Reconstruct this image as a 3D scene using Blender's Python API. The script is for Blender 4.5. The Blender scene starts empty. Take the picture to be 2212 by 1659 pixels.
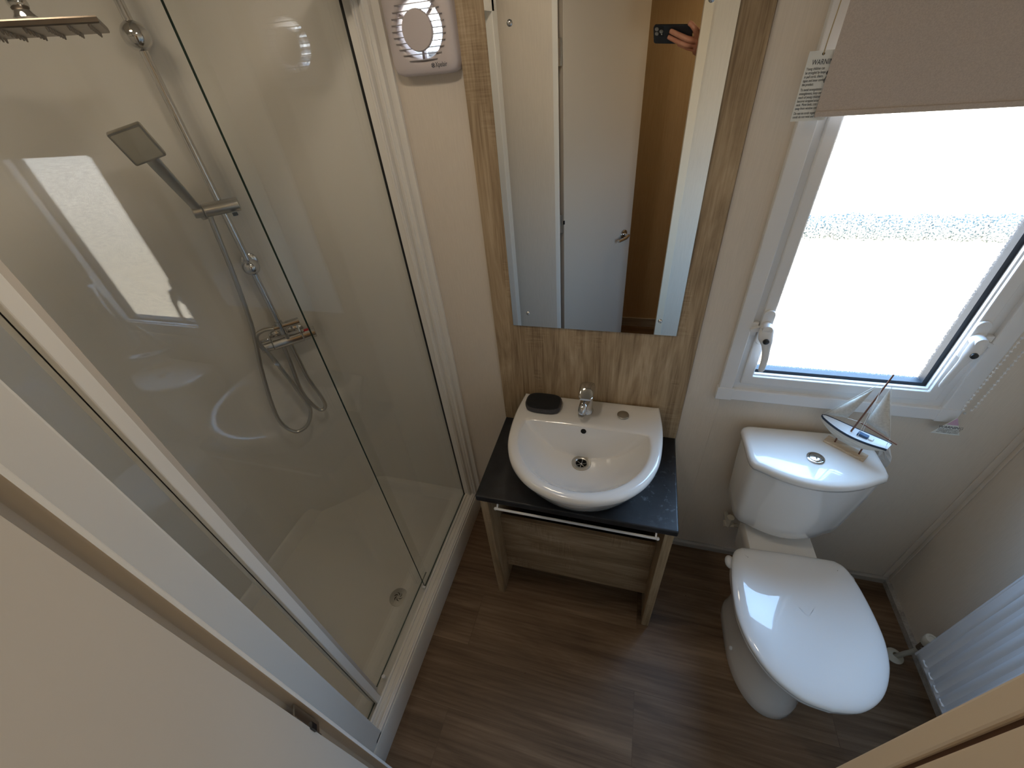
import bpy, bmesh, math, random
from mathutils import Vector, Matrix
random.seed(7)
PI = math.pi
SC = bpy.context.scene
COL = SC.collection

# ------------------------------------------------------------------ camera
CAM = Vector((0.4619, -1.1139, 1.75))
F_PX = 903.03
def cam_axes(pitch, yaw, roll):
    p, y, r = map(math.radians, (pitch, yaw, roll))
    fw = Vector((math.sin(y)*math.cos(p), math.cos(y)*math.cos(p), math.sin(p)))
    rt = Vector((math.cos(y), -math.sin(y), 0.0))
    up = rt.cross(fw)
    return rt*math.cos(r)+up*math.sin(r), up*math.cos(r)-rt*math.sin(r), fw
CR, CU, CF = cam_axes(-38.6659, -18.8843, -6.044)
cd = bpy.data.cameras.new('camera')
cd.sensor_width = 36.0; cd.sensor_fit = 'HORIZONTAL'
cd.lens = F_PX/2212*36.0; cd.clip_start = 0.003; cd.clip_end = 60
cam = bpy.data.objects.new('camera', cd); COL.objects.link(cam)
cam.matrix_world = Matrix(((CR.x, CU.x, -CF.x, CAM.x), (CR.y, CU.y, -CF.y, CAM.y), (CR.z, CU.z, -CF.z, CAM.z), (0, 0, 0, 1)))
SC.camera = cam

# ------------------------------------------------------------------ colour management
SC.view_settings.view_transform = 'Standard'
SC.view_settings.look = 'None'
SC.view_settings.gamma = 1.0
SC.view_settings.exposure = 0.46
SC.view_settings.use_curve_mapping = False
SC.render.engine = 'CYCLES'
SC.cycles.use_denoising = True
SC.cycles.use_adaptive_sampling = False
SC.cycles.denoiser = 'OPENIMAGEDENOISE'
SC.cycles.denoising_input_passes = 'RGB_ALBEDO_NORMAL'
SC.cycles.max_bounces = 14
SC.cycles.diffuse_bounces = 6
SC.cycles.glossy_bounces = 6
SC.cycles.transmission_bounces = 10
SC.cycles.transparent_max_bounces = 16
SC.cycles.sample_clamp_indirect = 6.0
SC.cycles.blur_glossy = 0.1
SC.cycles.caustics_reflective = False
SC.cycles.caustics_refractive = False

def lin(c):
    c = c/255.0
    return c/12.92 if c <= 0.04045 else ((c+0.055)/1.055)**2.4
def rgb(r, g, b):
    return (lin(r), lin(g), lin(b), 1.0)

# ------------------------------------------------------------------ world: bright hazy daylight, sky above, pale sunlit ground below
SKY_STRENGTH = 15.0
w = bpy.data.worlds.new('daylight'); SC.world = w; w.use_nodes = True
nt = w.node_tree; nt.nodes.clear()
tc = nt.nodes.new('ShaderNodeTexCoord'); sp = nt.nodes.new('ShaderNodeSeparateXYZ')
mr = nt.nodes.new('ShaderNodeMapRange'); mr.inputs['From Min'].default_value = -0.25; mr.inputs['From Max'].default_value = 0.35
cr = nt.nodes.new('ShaderNodeValToRGB')
cr.color_ramp.elements[0].position = 0.0; cr.color_ramp.elements[0].color = (0.44, 0.40, 0.33, 1)
cr.color_ramp.elements[1].position = 1.0; cr.color_ramp.elements[1].color = (0.36, 0.62, 1.0, 1)
e = cr.color_ramp.elements.new(0.44); e.color = (0.42, 0.455, 0.48, 1)
bg = nt.nodes.new('ShaderNodeBackground'); bg.inputs['Strength'].default_value = SKY_STRENGTH
wo = nt.nodes.new('ShaderNodeOutputWorld')
nt.links.new(tc.outputs['Generated'], sp.inputs[0]); nt.links.new(sp.outputs['Z'], mr.inputs['Value'])
nt.links.new(mr.outputs[0], cr.inputs[0]); nt.links.new(cr.outputs[0], bg.inputs[0]); nt.links.new(bg.outputs[0], wo.inputs[0])

def area(name, loc, target, sx, sy, power, color, portal=False):
    l = bpy.data.lights.new(name, 'AREA'); l.shape = 'RECTANGLE'; l.size = sx; l.size_y = sy
    l.energy = power; l.color = color
    o = bpy.data.objects.new(name, l); COL.objects.link(o); o.location = loc
    o.rotation_euler = (Vector(target)-Vector(loc)).to_track_quat('-Z', 'Y').to_euler()
    if portal: l.cycles.is_portal = True
    return o
area('window_portal', (1.05, 0.075, 1.35), (1.05, -1, 1.35), 0.52, 0.95, 1, (1, 1, 1), True)
# warm ceiling lamp of the hall behind the camera and the small downlight over the basin
HALL_POWER = 0.8
BATH_POWER = 1.1
def disc_lamp(name, loc, size, power, color):
    l = bpy.data.lights.new(name, 'AREA'); l.shape = 'DISK'; l.size = size; l.energy = power; l.color = color
    o = bpy.data.objects.new(name, l); COL.objects.link(o); o.location = loc
    return o
disc_lamp('hall_lamp_light', (1.0, -1.45, 2.085), 0.16, HALL_POWER, (1.0, 0.76, 0.46))
disc_lamp('bathroom_lamp_light', (0.10, -0.55, 2.095), 0.14, BATH_POWER, (1.0, 0.91, 0.80))
disc_lamp('shower_fill_light', (-0.52, -0.50, 2.095), 0.16, 0.38, (1.0, 0.95, 0.87))  # fill light added to brighten the shower interior

# ------------------------------------------------------------------ materials
def mat(name, col, rough=0.5, metal=0.0, noise=None, bump=None, coat=0.0, emis=None, spec=0.5, trans=0.0):
    """noise=(scale vec, col2, detail, contrast) ; bump=(scale vec, strength, dist)"""
    m = bpy.data.materials.new(name); m.use_nodes = True
    n = m.node_tree; b = n.nodes['Principled BSDF']
    b.inputs['Base Color'].default_value = col
    b.inputs['Roughness'].default_value = rough
    b.inputs['Metallic'].default_value = metal
    b.inputs['Specular IOR Level'].default_value = spec
    b.inputs['Coat Weight'].default_value = coat
    b.inputs['Coat Roughness'].default_value = 0.02
    if emis:
        b.inputs['Emission Color'].default_value = emis[0]; b.inputs['Emission Strength'].default_value = emis[1]
    if trans: b.inputs['Transmission Weight'].default_value = trans
    if noise or bump:
        t = n.nodes.new('ShaderNodeTexCoord')
    if noise:
        mp = n.nodes.new('ShaderNodeMapping'); mp.inputs['Scale'].default_value = noise[0]
        tx = n.nodes.new('ShaderNodeTexNoise'); tx.inputs['Scale'].default_value = 1.0; tx.inputs['Detail'].default_value = noise[2]
        r = n.nodes.new('ShaderNodeValToRGB'); k = noise[3]
        r.color_ramp.elements[0].position = 0.5-k; r.color_ramp.elements[1].position = 0.5+k
        r.color_ramp.elements[0].color = col; r.color_ramp.elements[1].color = noise[1]
        n.links.new(t.outputs['Object'], mp.inputs[0]); n.links.new(mp.outputs[0], tx.inputs[0])
        n.links.new(tx.outputs['Fac'], r.inputs[0]); n.links.new(r.outputs[0], b.inputs['Base Color'])
    if bump:
        mp = n.nodes.new('ShaderNodeMapping'); mp.inputs['Scale'].default_value = bump[0]
        tx = n.nodes.new('ShaderNodeTexNoise'); tx.inputs['Scale'].default_value = 1.0; tx.inputs['Detail'].default_value = 2
        bp = n.nodes.new('ShaderNodeBump'); bp.inputs['Strength'].default_value = bump[1]; bp.inputs['Distance'].default_value = bump[2]
        n.links.new(t.outputs['Object'], mp.inputs[0]); n.links.new(mp.outputs[0], tx.inputs[0])
        n.links.new(tx.outputs['Fac'], bp.inputs['Height']); n.links.new(bp.outputs[0], b.inputs['Normal'])
    return m

def wood(name, dark, mid, light, axis='Z', rough=0.55, scale=1.0, planks=None, saw=True):
    """grain runs along axis; planks=(width, length) draws board joints in x/y"""
    m = bpy.data.materials.new(name); m.use_nodes = True
    n = m.node_tree; L = n.links; b = n.nodes['Principled BSDF']; b.inputs['Roughness'].default_value = rough
    b.inputs['Specular IOR Level'].default_value = 0.35
    t = n.nodes.new('ShaderNodeTexCoord')
    def mapping(s):
        mp = n.nodes.new('ShaderNodeMapping'); mp.inputs['Scale'].default_value = s
        L.new(src, mp.inputs[0]); return mp.outputs[0]
    src = t.outputs['Object']
    brick = None
    if planks:
        brick = n.nodes.new('ShaderNodeTexBrick')
        brick.inputs['Color1'].default_value = (0.25, 0.25, 0.25, 1); brick.inputs['Color2'].default_value = (0.75, 0.75, 0.75, 1)
        brick.inputs['Mortar'].default_value = (0.5, 0.5, 0.5, 1)
        brick.inputs['Scale'].default_value = 1.0; brick.inputs['Mortar Size'].default_value = 0.0008
        brick.inputs['Mortar Smooth'].default_value = 0.2; brick.inputs['Bias'].default_value = 0
        brick.inputs['Brick Width'].default_value = planks[1]; brick.inputs['Row Height'].default_value = planks[0]
        L.new(src, brick.inputs[0])
        sc = n.nodes.new('ShaderNodeVectorMath'); sc.operation = 'SCALE'; sc.inputs['Scale'].default_value = 9.0
        L.new(brick.outputs['Color'], sc.inputs[0])
        ad = n.nodes.new('ShaderNodeVectorMath'); ad.operation = 'ADD'
        L.new(src, ad.inputs[0]); L.new(sc.outputs[0], ad.inputs[1]); src = ad.outputs[0]
    ix = 'XYZ'.index(axis)
    def vec(al, ac):
        v = [ac*scale]*3; v[ix] = al*scale; return v
    def noise(s, det, dist=0.0):
        x = n.nodes.new('ShaderNodeTexNoise'); x.inputs['Scale'].default_value = 1.0
        x.inputs['Detail'].default_value = det; x.inputs['Distortion'].default_value = dist
        x.inputs['Roughness'].default_value = 0.6
        L.new(mapping(s), x.inputs[0]); return x.outputs['Fac']
    a = noise(vec(2.0, 16), 5, 1.5); f = noise(vec(6, 190), 4)
    mx = n.nodes.new('ShaderNodeMath'); mx.operation = 'MULTIPLY_ADD'; mx.inputs[1].default_value = 0.62
    m2 = n.nodes.new('ShaderNodeMath'); m2.operation = 'MULTIPLY'; m2.inputs[1].default_value = 0.38
    L.new(f, m2.inputs[0]); L.new(a, mx.inputs[0]); L.new(m2.outputs[0], mx.inputs[2])
    out = mx.outputs[0]
    if saw:
        s1 = noise([230 if i == ix else 14 for i in range(3)], 1)
        s2 = noise(vec(5, 7), 2)
        g = n.nodes.new('ShaderNodeMath'); g.operation = 'GREATER_THAN'; g.inputs[1].default_value = 0.57; L.new(s2, g.inputs[0])
        h = n.nodes.new('ShaderNodeMath'); h.operation = 'SUBTRACT'; h.inputs[1].default_value = 0.5; L.new(s1, h.inputs[0])
        i = n.nodes.new('ShaderNodeMath'); i.operation = 'MULTIPLY'; L.new(h.outputs[0], i.inputs[0]); L.new(g.outputs[0], i.inputs[1])
        j = n.nodes.new('ShaderNodeMath'); j.operation = 'MULTIPLY_ADD'; j.inputs[1].default_value = 0.22
        L.new(i.outputs[0], j.inputs[0]); L.new(out, j.inputs[2]); out = j.outputs[0]
    r = n.nodes.new('ShaderNodeValToRGB')
    r.color_ramp.elements[0].position = 0.36; r.color_ramp.elements[0].color = dark
    r.color_ramp.elements[1].position = 0.66; r.color_ramp.elements[1].color = light
    q = r.color_ramp.elements.new(0.5); q.color = mid
    L.new(out, r.inputs[0]); col = r.outputs[0]
    if brick:
        mm = n.nodes.new('ShaderNodeMix'); mm.data_type = 'RGBA'; mm.blend_type = 'MULTIPLY'
        L.new(brick.outputs['Fac'], mm.inputs[0]); L.new(col, mm.inputs[6]); mm.inputs[7].default_value = (0.7, 0.68, 0.66, 1)
        col = mm.outputs[2]
    L.new(col, b.inputs['Base Color'])
    bp = n.nodes.new('ShaderNodeBump'); bp.inputs['Strength'].default_value = 0.25; bp.inputs['Distance'].default_value = 0.0006
    L.new(out, bp.inputs['Height']); L.new(bp.outputs[0], b.inputs['Normal'])
    return m

def glass_mat(name, tint, refl=1.8, frost=0.0):
    m = bpy.data.materials.new(name); m.use_nodes = True
    n = m.node_tree; L = n.links; n.nodes.clear()
    o = n.nodes.new('ShaderNodeOutputMaterial')
    tr = n.nodes.new('ShaderNodeBsdfTransparent'); tr.inputs[0].default_value = tint
    gl = n.nodes.new('ShaderNodeBsdfGlossy'); gl.inputs['Roughness'].default_value = 0.015; gl.inputs[0].default_value = (1, 1, 1, 1)
    fr = n.nodes.new('ShaderNodeFresnel'); fr.inputs[0].default_value = 1.5
    ge = n.nodes.new('ShaderNodeNewGeometry')   # same reflectance on the way in and on the way out
    io = n.nodes.new('ShaderNodeMapRange'); io.inputs['To Min'].default_value = 1.5; io.inputs['To Max'].default_value = 1/1.5
    L.new(ge.outputs['Backfacing'], io.inputs['Value']); L.new(io.outputs[0], fr.inputs[0])
    mu = n.nodes.new('ShaderNodeMath'); mu.operation = 'MULTIPLY'; mu.inputs[1].default_value = refl; mu.use_clamp = True
    mx = n.nodes.new('ShaderNodeMixShader')
    L.new(fr.outputs[0], mu.inputs[0]); L.new(mu.outputs[0], mx.inputs[0]); L.new(tr.outputs[0], mx.inputs[1]); L.new(gl.outputs[0], mx.inputs[2])
    last = mx
    if frost:
        # textured privacy glass: small pebbles scatter the view, the gaps between them let it through
        t = n.nodes.new('ShaderNodeTexCoord')
        nz = n.nodes.new('ShaderNodeTexNoise'); nz.inputs['Scale'].default_value = 300; nz.inputs['Detail'].default_value = 3
        L.new(t.outputs['Object'], nz.inputs[0])
        rf = n.nodes.new('ShaderNodeBsdfRefraction'); rf.inputs['IOR'].default_value = 1.35; rf.inputs['Roughness'].default_value = 0.45
        bp = n.nodes.new('ShaderNodeBump'); bp.inputs['Strength'].default_value = 1.0; bp.inputs['Distance'].default_value = 0.002
        L.new(nz.outputs['Fac'], bp.inputs['Height']); L.new(bp.outputs[0], rf.inputs['Normal'])
        r = n.nodes.new('ShaderNodeValToRGB'); r.color_ramp.elements[0].position = 0.49; r.color_ramp.elements[1].position = 0.56
        L.new(nz.outputs['Fac'], r.inputs[0])
        sc = n.nodes.new('ShaderNodeMath'); sc.operation = 'MULTIPLY'; sc.inputs[1].default_value = frost
        L.new(r.outputs[0], sc.inputs[0])
        m2 = n.nodes.new('ShaderNodeMixShader'); L.new(sc.outputs[0], m2.inputs[0]); L.new(mx.outputs[0], m2.inputs[1]); L.new(rf.outputs[0], m2.inputs[2])
        last = m2
    L.new(last.outputs[0], o.inputs[0])
    return m

M = {}
M['wall'] = mat('wall_vinyl', rgb(214, 203, 188), 0.55, noise=((420, 420, 20), rgb(221, 210, 195), 2, 0.25), bump=((420, 420, 20), 0.12, 0.0004))
M['hallwall'] = mat('hall_wall_vinyl', rgb(196, 170, 132), 0.6, noise=((240, 240, 10), rgb(206, 180, 143), 2, 0.25))
M['ceiling'] = mat('ceiling_board', rgb(225, 220, 210), 0.7)
M['floor'] = wood('floor_vinyl_planks', rgb(84, 64, 46), rgb(112, 89, 67), rgb(138, 114, 90), 'X', 0.42, 0.55, planks=(0.20, 1.22), saw=False)
M['hallfloor'] = M['floor']
M['skirt'] = wood('limed_skirting', rgb(140, 134, 126), rgb(172, 166, 157), rgb(196, 190, 182), 'X', 0.5, saw=False)
M['panel'] = wood('sawn_oak_panel', rgb(128, 106, 80), rgb(166, 144, 114), rgb(194, 174, 144), 'Z', 0.55)
M['oakx'] = wood('sawn_oak_board', rgb(124, 102, 76), rgb(160, 136, 106), rgb(190, 168, 138), 'X', 0.55)
M['oakz'] = wood('oak_gable', rgb(136, 114, 84), rgb(166, 142, 110), rgb(186, 164, 132), 'Z', 0.55)
M['trim'] = mat('white_trim', rgb(232, 228, 220), 0.35, spec=0.5)
M['upvc'] = mat('white_upvc', rgb(226, 226, 226), 0.28, spec=0.5)
M['upvc_dark'] = mat('grey_gasket', rgb(44, 50, 58), 0.6)
M['ceramic'] = mat('white_ceramic', rgb(232, 230, 226), 0.25, coat=1.0)
M['seat'] = mat('white_seat_plastic', rgb(226, 226, 226), 0.3, coat=1.0)
M['chrome'] = mat('chrome', rgb(205, 205, 205), 0.08, 1.0)
M['chrome_soft'] = mat('satin_chrome', rgb(190, 188, 182), 0.28, 1.0)
M['steel'] = mat('dull_steel', rgb(128, 118, 108), 0.35, 1.0)
M['black'] = mat('black_plastic', rgb(22, 22, 24), 0.35)
M['counter'] = mat('black_slate_laminate', rgb(16, 16, 18), 0.45, noise=((22, 22, 22), rgb(30, 31, 35), 6, 0.12), bump=((90, 90, 90), 0.3, 0.0008))
def scuff(m, col, sc, lo, hi, centre, rad):
    n = m.node_tree; L = n.links; b = n.nodes['Principled BSDF']; t = n.nodes.new('ShaderNodeTexCoord')
    a = n.nodes.new('ShaderNodeTexNoise'); a.inputs['Scale'].default_value = sc; a.inputs['Detail'].default_value = 8; a.inputs['Roughness'].default_value = 0.7
    L.new(t.outputs['Object'], a.inputs[0])
    q = n.nodes.new('ShaderNodeMapRange'); q.inputs['From Min'].default_value = lo; q.inputs['From Max'].default_value = hi; L.new(a.outputs['Fac'], q.inputs['Value'])
    dv_ = n.nodes.new('ShaderNodeVectorMath'); dv_.operation = 'DISTANCE'; dv_.inputs[1].default_value = centre; L.new(t.outputs['Object'], dv_.inputs[0])
    w_ = n.nodes.new('ShaderNodeMapRange'); w_.inputs['From Min'].default_value = rad; w_.inputs['From Max'].default_value = rad*0.4; L.new(dv_.outputs['Value'], w_.inputs['Value'])
    mu = n.nodes.new('ShaderNodeMath'); mu.operation = 'MULTIPLY'; L.new(q.outputs[0], mu.inputs[0]); L.new(w_.outputs[0], mu.inputs[1])
    mx = n.nodes.new('ShaderNodeMix'); mx.data_type = 'RGBA'; old = b.inputs['Base Color'].links[0].from_socket
    L.new(mu.outputs[0], mx.inputs[0]); L.new(old, mx.inputs[6]); mx.inputs[7].default_value = col; L.new(mx.outputs[2], b.inputs['Base Color'])
scuff(M['counter'], rgb(150, 155, 162), 38, 0.56, 0.80, (0.63, -0.22, 0.647), 0.17)
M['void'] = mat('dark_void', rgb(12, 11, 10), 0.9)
M['mirror'] = mat('mirror_silver', rgb(236, 236, 232), 0.0, 1.0)
M['mirror_edge'] = mat('mirror_edge', rgb(40, 44, 42), 0.4)
M['glass'] = glass_mat('shower_glass', (0.985, 0.988, 0.98, 1), 0.62)
M['glass_edge'] = mat('glass_edge_green', rgb(18, 48, 38), 0.15)
M['frost'] = glass_mat('privacy_glass', (0.985, 0.99, 0.99, 1), 1.0, 0.3)
M['liner'] = mat('shower_liner', rgb(222, 219, 212), 0.5, spec=0.3)
M['tray'] = mat('shower_tray_acrylic', rgb(222, 219, 212), 0.35)
M['blind'] = mat('blind_fabric', rgb(198, 186, 176), 0.85, noise=((500, 500, 500), rgb(184, 172, 163), 2, 0.2))
M['rad'] = mat('white_enamel', rgb(214, 216, 220), 0.35)
M['paper'] = mat('paper_tag', rgb(226, 228, 224), 0.6)
M['ink'] = mat('print_ink', rgb(70, 74, 82), 0.7)
M['cord'] = mat('natural_cord', rgb(176, 158, 122), 0.8)
M['fan'] = mat('fan_plastic', rgb(206, 196, 194), 0.35)
M['fan_fin'] = mat('fan_louvre_plastic', rgb(150, 144, 142), 0.4)
M['skin'] = mat('skin', rgb(196, 140, 112), 0.5, noise=((60, 60, 60), rgb(180, 118, 92), 3, 0.2))
M['sleeve'] = mat('dark_sleeve', rgb(46, 48, 56), 0.8)
M['phone'] = mat('phone_back', rgb(34, 36, 40), 0.25)
M['red'] = mat('red_button', rgb(190, 20, 34), 0.35)
M['hull'] = mat('white_washed_hull', rgb(220, 216, 206), 0.6, noise=((30, 30, 260), rgb(190, 184, 172), 3, 0.2))
M['navy'] = mat('navy_paint', rgb(30, 44, 62), 0.5)
M['bluebox'] = mat('blue_paint', rgb(62, 90, 124), 0.5)
M['deckw'] = mat('deck_white', rgb(226, 228, 228), 0.5)
M['spar'] = mat('brown_spar', rgb(112, 72, 52), 0.5)
M['sail'] = mat('sail_cloth', rgb(214, 208, 196), 0.8, noise=((200, 200, 200), rgb(198, 192, 180), 2, 0.2))
M['thread'] = mat('white_thread', rgb(232, 230, 224), 0.7)
M['standw'] = wood('pale_stand_wood', rgb(176, 150, 122), rgb(204, 184, 158), rgb(220, 204, 180), 'X', 0.6, 2.0, saw=False)
M['slate_dish'] = mat('charcoal_dish', rgb(52, 50, 52), 0.75, noise=((160, 160, 160), rgb(72, 68, 68), 4, 0.2))
M['dish_top'] = mat('black_dish_pad', rgb(20, 20, 21), 0.85)
M['valvew'] = mat('cream_plastic', rgb(212, 206, 190), 0.45)
M['pipe'] = mat('plastic_pipe', rgb(186, 182, 168), 0.5)
M['shade_pipe'] = mat('shade_toned_pipe', rgb(70, 64, 58), 0.6)  # white pipes given a dark colour for the shade under the basin
M['pinktag'] = mat('pink_print', rgb(200, 164, 186), 0.5)
M['bag'] = mat('clear_wrap', rgb(226, 226, 226), 0.15, trans=0.0, coat=0.5)
M['lampglow'] = mat('lamp_diffuser', rgb(255, 240, 215), 0.5, emis=((1.0, 0.72, 0.4, 1), 6.0))
M['lampglow'].cycles.emission_sampling = 'NONE'
M['door'] = mat('door_white', rgb(204, 195, 182), 0.45, bump=((200, 200, 8), 0.15, 0.0004))
M['fawn'] = mat('fawn_trim', rgb(200, 190, 176), 0.4)
M['frame_out'] = mat('door_frame_cream', rgb(228, 214, 192), 0.45)
M['brown'] = mat('brown_seam', rgb(92, 62, 40), 0.6)
M['hedge'] = mat('hedge_leaves', rgb(40, 48, 44), 0.9, noise=((6, 6, 6), rgb(56, 64, 58), 6, 0.2))

# ------------------------------------------------------------------ mesh helpers
def V(*a): return Vector(a)
def box(bm, x0, x1, y0, y1, z0, z1):
    vs = [bm.verts.new((x, y, z)) for z in (z0, z1) for x, y in ((x0, y0), (x1, y0), (x1, y1), (x0, y1))]
    for f in ((3, 2, 1, 0), (4, 5, 6, 7), (0, 1, 5, 4), (1, 2, 6, 5), (2, 3, 7, 6), (3, 0, 4, 7)):
        bm.faces.new([vs[i] for i in f])
    return vs
def loft(bm, rings, cap0=True, cap1=True, closed=True):
    rs = [[bm.verts.new(p) for p in r] for r in rings]
    n = len(rs[0])
    for a, b in zip(rs, rs[1:]):
        for i in range(n if closed else n-1):
            j = (i+1) % n
            try: bm.faces.new((a[i], a[j], b[j], b[i]))
            except ValueError: pass
    if cap0: bm.faces.new(list(reversed(rs[0])))
    if cap1: bm.faces.new(rs[-1])
    return rs
def frame_of(d, ref=None):
    d = d.normalized()
    u = (ref or (V(0, 0, 1) if abs(d.z) < 0.95 else V(1, 0, 0)))
    a = d.cross(u).normalized(); b = d.cross(a).normalized()
    return a, b
def tube(bm, pts, r, seg=12, caps=True):
    pts = [Vector(p) for p in pts]; n = len(pts)
    rr = r if isinstance(r, (list, tuple)) else [r]*n
    a = None; rings = []
    for i, p in enumerate(pts):
        d = (pts[min(i+1, n-1)]-pts[max(i-1, 0)]).normalized()
        if a is None: a, b = frame_of(d)
        else:
            a = (a-d*a.dot(d)).normalized(); b = d.cross(a).normalized()
        rings.append([p+(a*math.cos(t)+b*math.sin(t))*rr[i] for t in [2*PI*k/seg for k in range(seg)]])
    loft(bm, rings, caps, caps)
def cyl(bm, p0, p1, r0, r1=None, seg=24): tube(bm, [p0, p1], [r0, r0 if r1 is None else r1], seg)
def lathe(bm, prof, c, axis=(0, 0, 1), seg=32, cap0=True, cap1=True):
    """prof: (radius, height along axis)"""
    ax = Vector(axis).normalized(); a, b = frame_of(ax); c = Vector(c)
    loft(bm, [[c+ax*h+(a*math.cos(t)+b*math.sin(t))*max(r, 1e-5) for t in [2*PI*k/seg for k in range(seg)]] for r, h in prof], cap0, cap1)
def ball(bm, c, r, seg=20, rings=12, sc=(1, 1, 1)):
    c = Vector(c)
    loft(bm, [[c+V(r*math.sin(p)*math.cos(t)*sc[0], r*math.sin(p)*math.sin(t)*sc[1], r*math.cos(p)*sc[2]) for t in [2*PI*k/seg for k in range(seg)]]
              for p in [max(1e-3, min(PI-1e-3, PI*i/rings)) for i in range(rings+1)]])
def prism(bm, poly, f0, f1):
    """poly: list of 2d points; f0,f1: functions mapping 2d->3d for the two ends"""
    loft(bm, [[f0(*p) for p in poly], [f1(*p) for p in poly]])
def spline(pts, sub=8):
    pts = [Vector(p) for p in pts]; out = []
    for i in range(len(pts)-1):
        p0 = pts[max(i-1, 0)]; p1 = pts[i]; p2 = pts[i+1]; p3 = pts[min(i+2, len(pts)-1)]
        for k in range(sub):
            t = k/sub
            out.append(0.5*((2*p1)+(p2-p0)*t+(2*p0-5*p1+4*p2-p3)*t*t+(3*p1-p0-3*p2+p3)*t**3))
    out.append(pts[-1]); return out
def rrect(cx, cy, hx, hy, r, n=6):
    P = []
    for sx, sy, a0 in ((1, 1, 0), (-1, 1, PI/2), (-1, -1, PI), (1, -1, 1.5*PI)):
        for k in range(n+1):
            a = a0+PI/2*k/n; P.append((cx+sx*(hx-r)+r*math.cos(a), cy+sy*(hy-r)+r*math.sin(a)))
    return P
def mk(name, bm, m, parent=None, smooth=False, bevel=0.0, local=False, label=None, seg=2, sharp=40, kind=None):
    bmesh.ops.recalc_face_normals(bm, faces=bm.faces[:])
    me = bpy.data.meshes.new(name); bm.to_mesh(me); bm.free()
    for q in (m if isinstance(m, (list, tuple)) else [m]): me.materials.append(q)
    o = bpy.data.objects.new(name, me); COL.objects.link(o)
    if parent:
        o.parent = parent
        if not local:
            g = Vector(parent.location); q = parent.parent
            while q: g += Vector(q.location); q = q.parent
            o.location = -g
    if bevel:
        b = o.modifiers.new('bevel', 'BEVEL'); b.width = bevel; b.segments = seg; b.limit_method = 'ANGLE'; b.angle_limit = math.radians(35)
    if smooth:
        for p in me.polygons: p.use_smooth = True
        try: me.set_sharp_from_angle(angle=math.radians(sharp))
        except Exception: pass
    if label: o['label'] = label
    if kind: o['kind'] = kind
    return o
def thing(name, label, cat, loc=(0, 0, 0), rz=0, group=None):
    o = bpy.data.objects.new(name, None); COL.objects.link(o); o.empty_display_size = 0.05
    o.location = loc; o.rotation_euler = (0, 0, rz); o['label'] = label; o['category'] = cat
    if group: o['group'] = group
    return o
def tag(o, label, cat, group=None):
    o['label'] = label; o['category'] = cat
    if group: o['group'] = group
    return o
def nb(): return bmesh.new()
def struct(name, bm, m, bevel=0.0, smooth=False, label=None, cat=None):
    o = mk(name, bm, m, None, smooth, bevel); o['kind'] = 'structure'
    if label: o['label'] = label
    if cat: o['category'] = cat
    return o
def ring_frame(bm, o, i, y0, y1):
    """rectangular ring in xz: o,i=(x0,x1,z0,z1)"""
    ox0, ox1, oz0, oz1 = o; ix0, ix1, iz0, iz1 = i
    O = [(ox0, oz0), (ox1, oz0), (ox1, oz1), (ox0, oz1)]; I = [(ix0, iz0), (ix1, iz0), (ix1, iz1), (ix0, iz1)]
    vs = [[bm.verts.new((x, y, z)) for x, z in P] for P in (O, I) for y in (y0, y1)]
    o0, o1, i0, i1 = vs
    for k in range(4):
        j = (k+1) % 4
        bm.faces.new((o0[k], o0[j], i0[j], i0[k])); bm.faces.new((o1[k], i1[k], i1[j], o1[j]))
        bm.faces.new((o0[k], o1[k], o1[j], o0[j])); bm.faces.new((i0[k], i0[j], i1[j], i1[k]))
def text(body, size, loc, rot, m, parent, name='lettering', align='LEFT', width=None, shear=0.0):
    c = bpy.data.curves.new(name, 'FONT'); c.body = body; c.size = size; c.align_x = align; c.extrude = 0.00005; c.shear = shear
    c.space_line = 1.0
    f = bpy.data.objects.new(name, c); COL.objects.link(f); c.materials.append(m)
    bpy.context.view_layer.update(); dg_ = bpy.context.evaluated_depsgraph_get()
    me = bpy.data.meshes.new_from_object(f.evaluated_get(dg_)); me.name = name
    bpy.data.objects.remove(f); bpy.data.curves.remove(c)
    o = bpy.data.objects.new(name, me); COL.objects.link(o)
    if not me.materials: me.materials.append(m)
    g = Vector((0, 0, 0)); q = parent
    while q: g += Vector(q.location); q = q.parent
    o.parent = parent; o.location = Vector(loc)-g; o.rotation_euler = rot
    if width: o.scale = (width, 1, 1)
    return o
XR = 1.536; YF = -1.03; ZC = 2.13

# ------------------------------------------------------------------ room shell
bm = nb(); box(bm, -1.2, 1.75, -2.1, 0.05, -0.06, 0.0); struct('floor', bm, M['floor'], label='brown wood-effect vinyl plank floor')
bm = nb(); box(bm, -1.2, 1.75, -2.1, 0.10, ZC, ZC+0.05); struct('ceiling', bm, M['ceiling'], label='plain off-white ceiling')
# back wall with the window opening and the round fan duct
FX, FZ = -0.033, 1.797
WX0, WX1, WZ0, WZ1 = 0.783, 1.303, 0.893, 1.80
bm = nb()
def wallpiece(bm, x0, x1, z0, z1): box(bm, x0, x1, 0.0, 0.07, z0, z1)
HX0, HX1, HZ0, HZ1 = FX-0.085, FX+0.085, FZ-0.085, FZ+0.085
wallpiece(bm, -1.0, HX0, -0.05, ZC); wallpiece(bm, HX0, HX1, -0.05, HZ0); wallpiece(bm, HX0, HX1, HZ1, ZC)
wallpiece(bm, HX1, WX0, -0.05, ZC); wallpiece(bm, WX0, WX1, -0.05, WZ0); wallpiece(bm, WX0, WX1, WZ1, ZC); wallpiece(bm, WX1, XR+0.05, -0.05, ZC)
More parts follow.
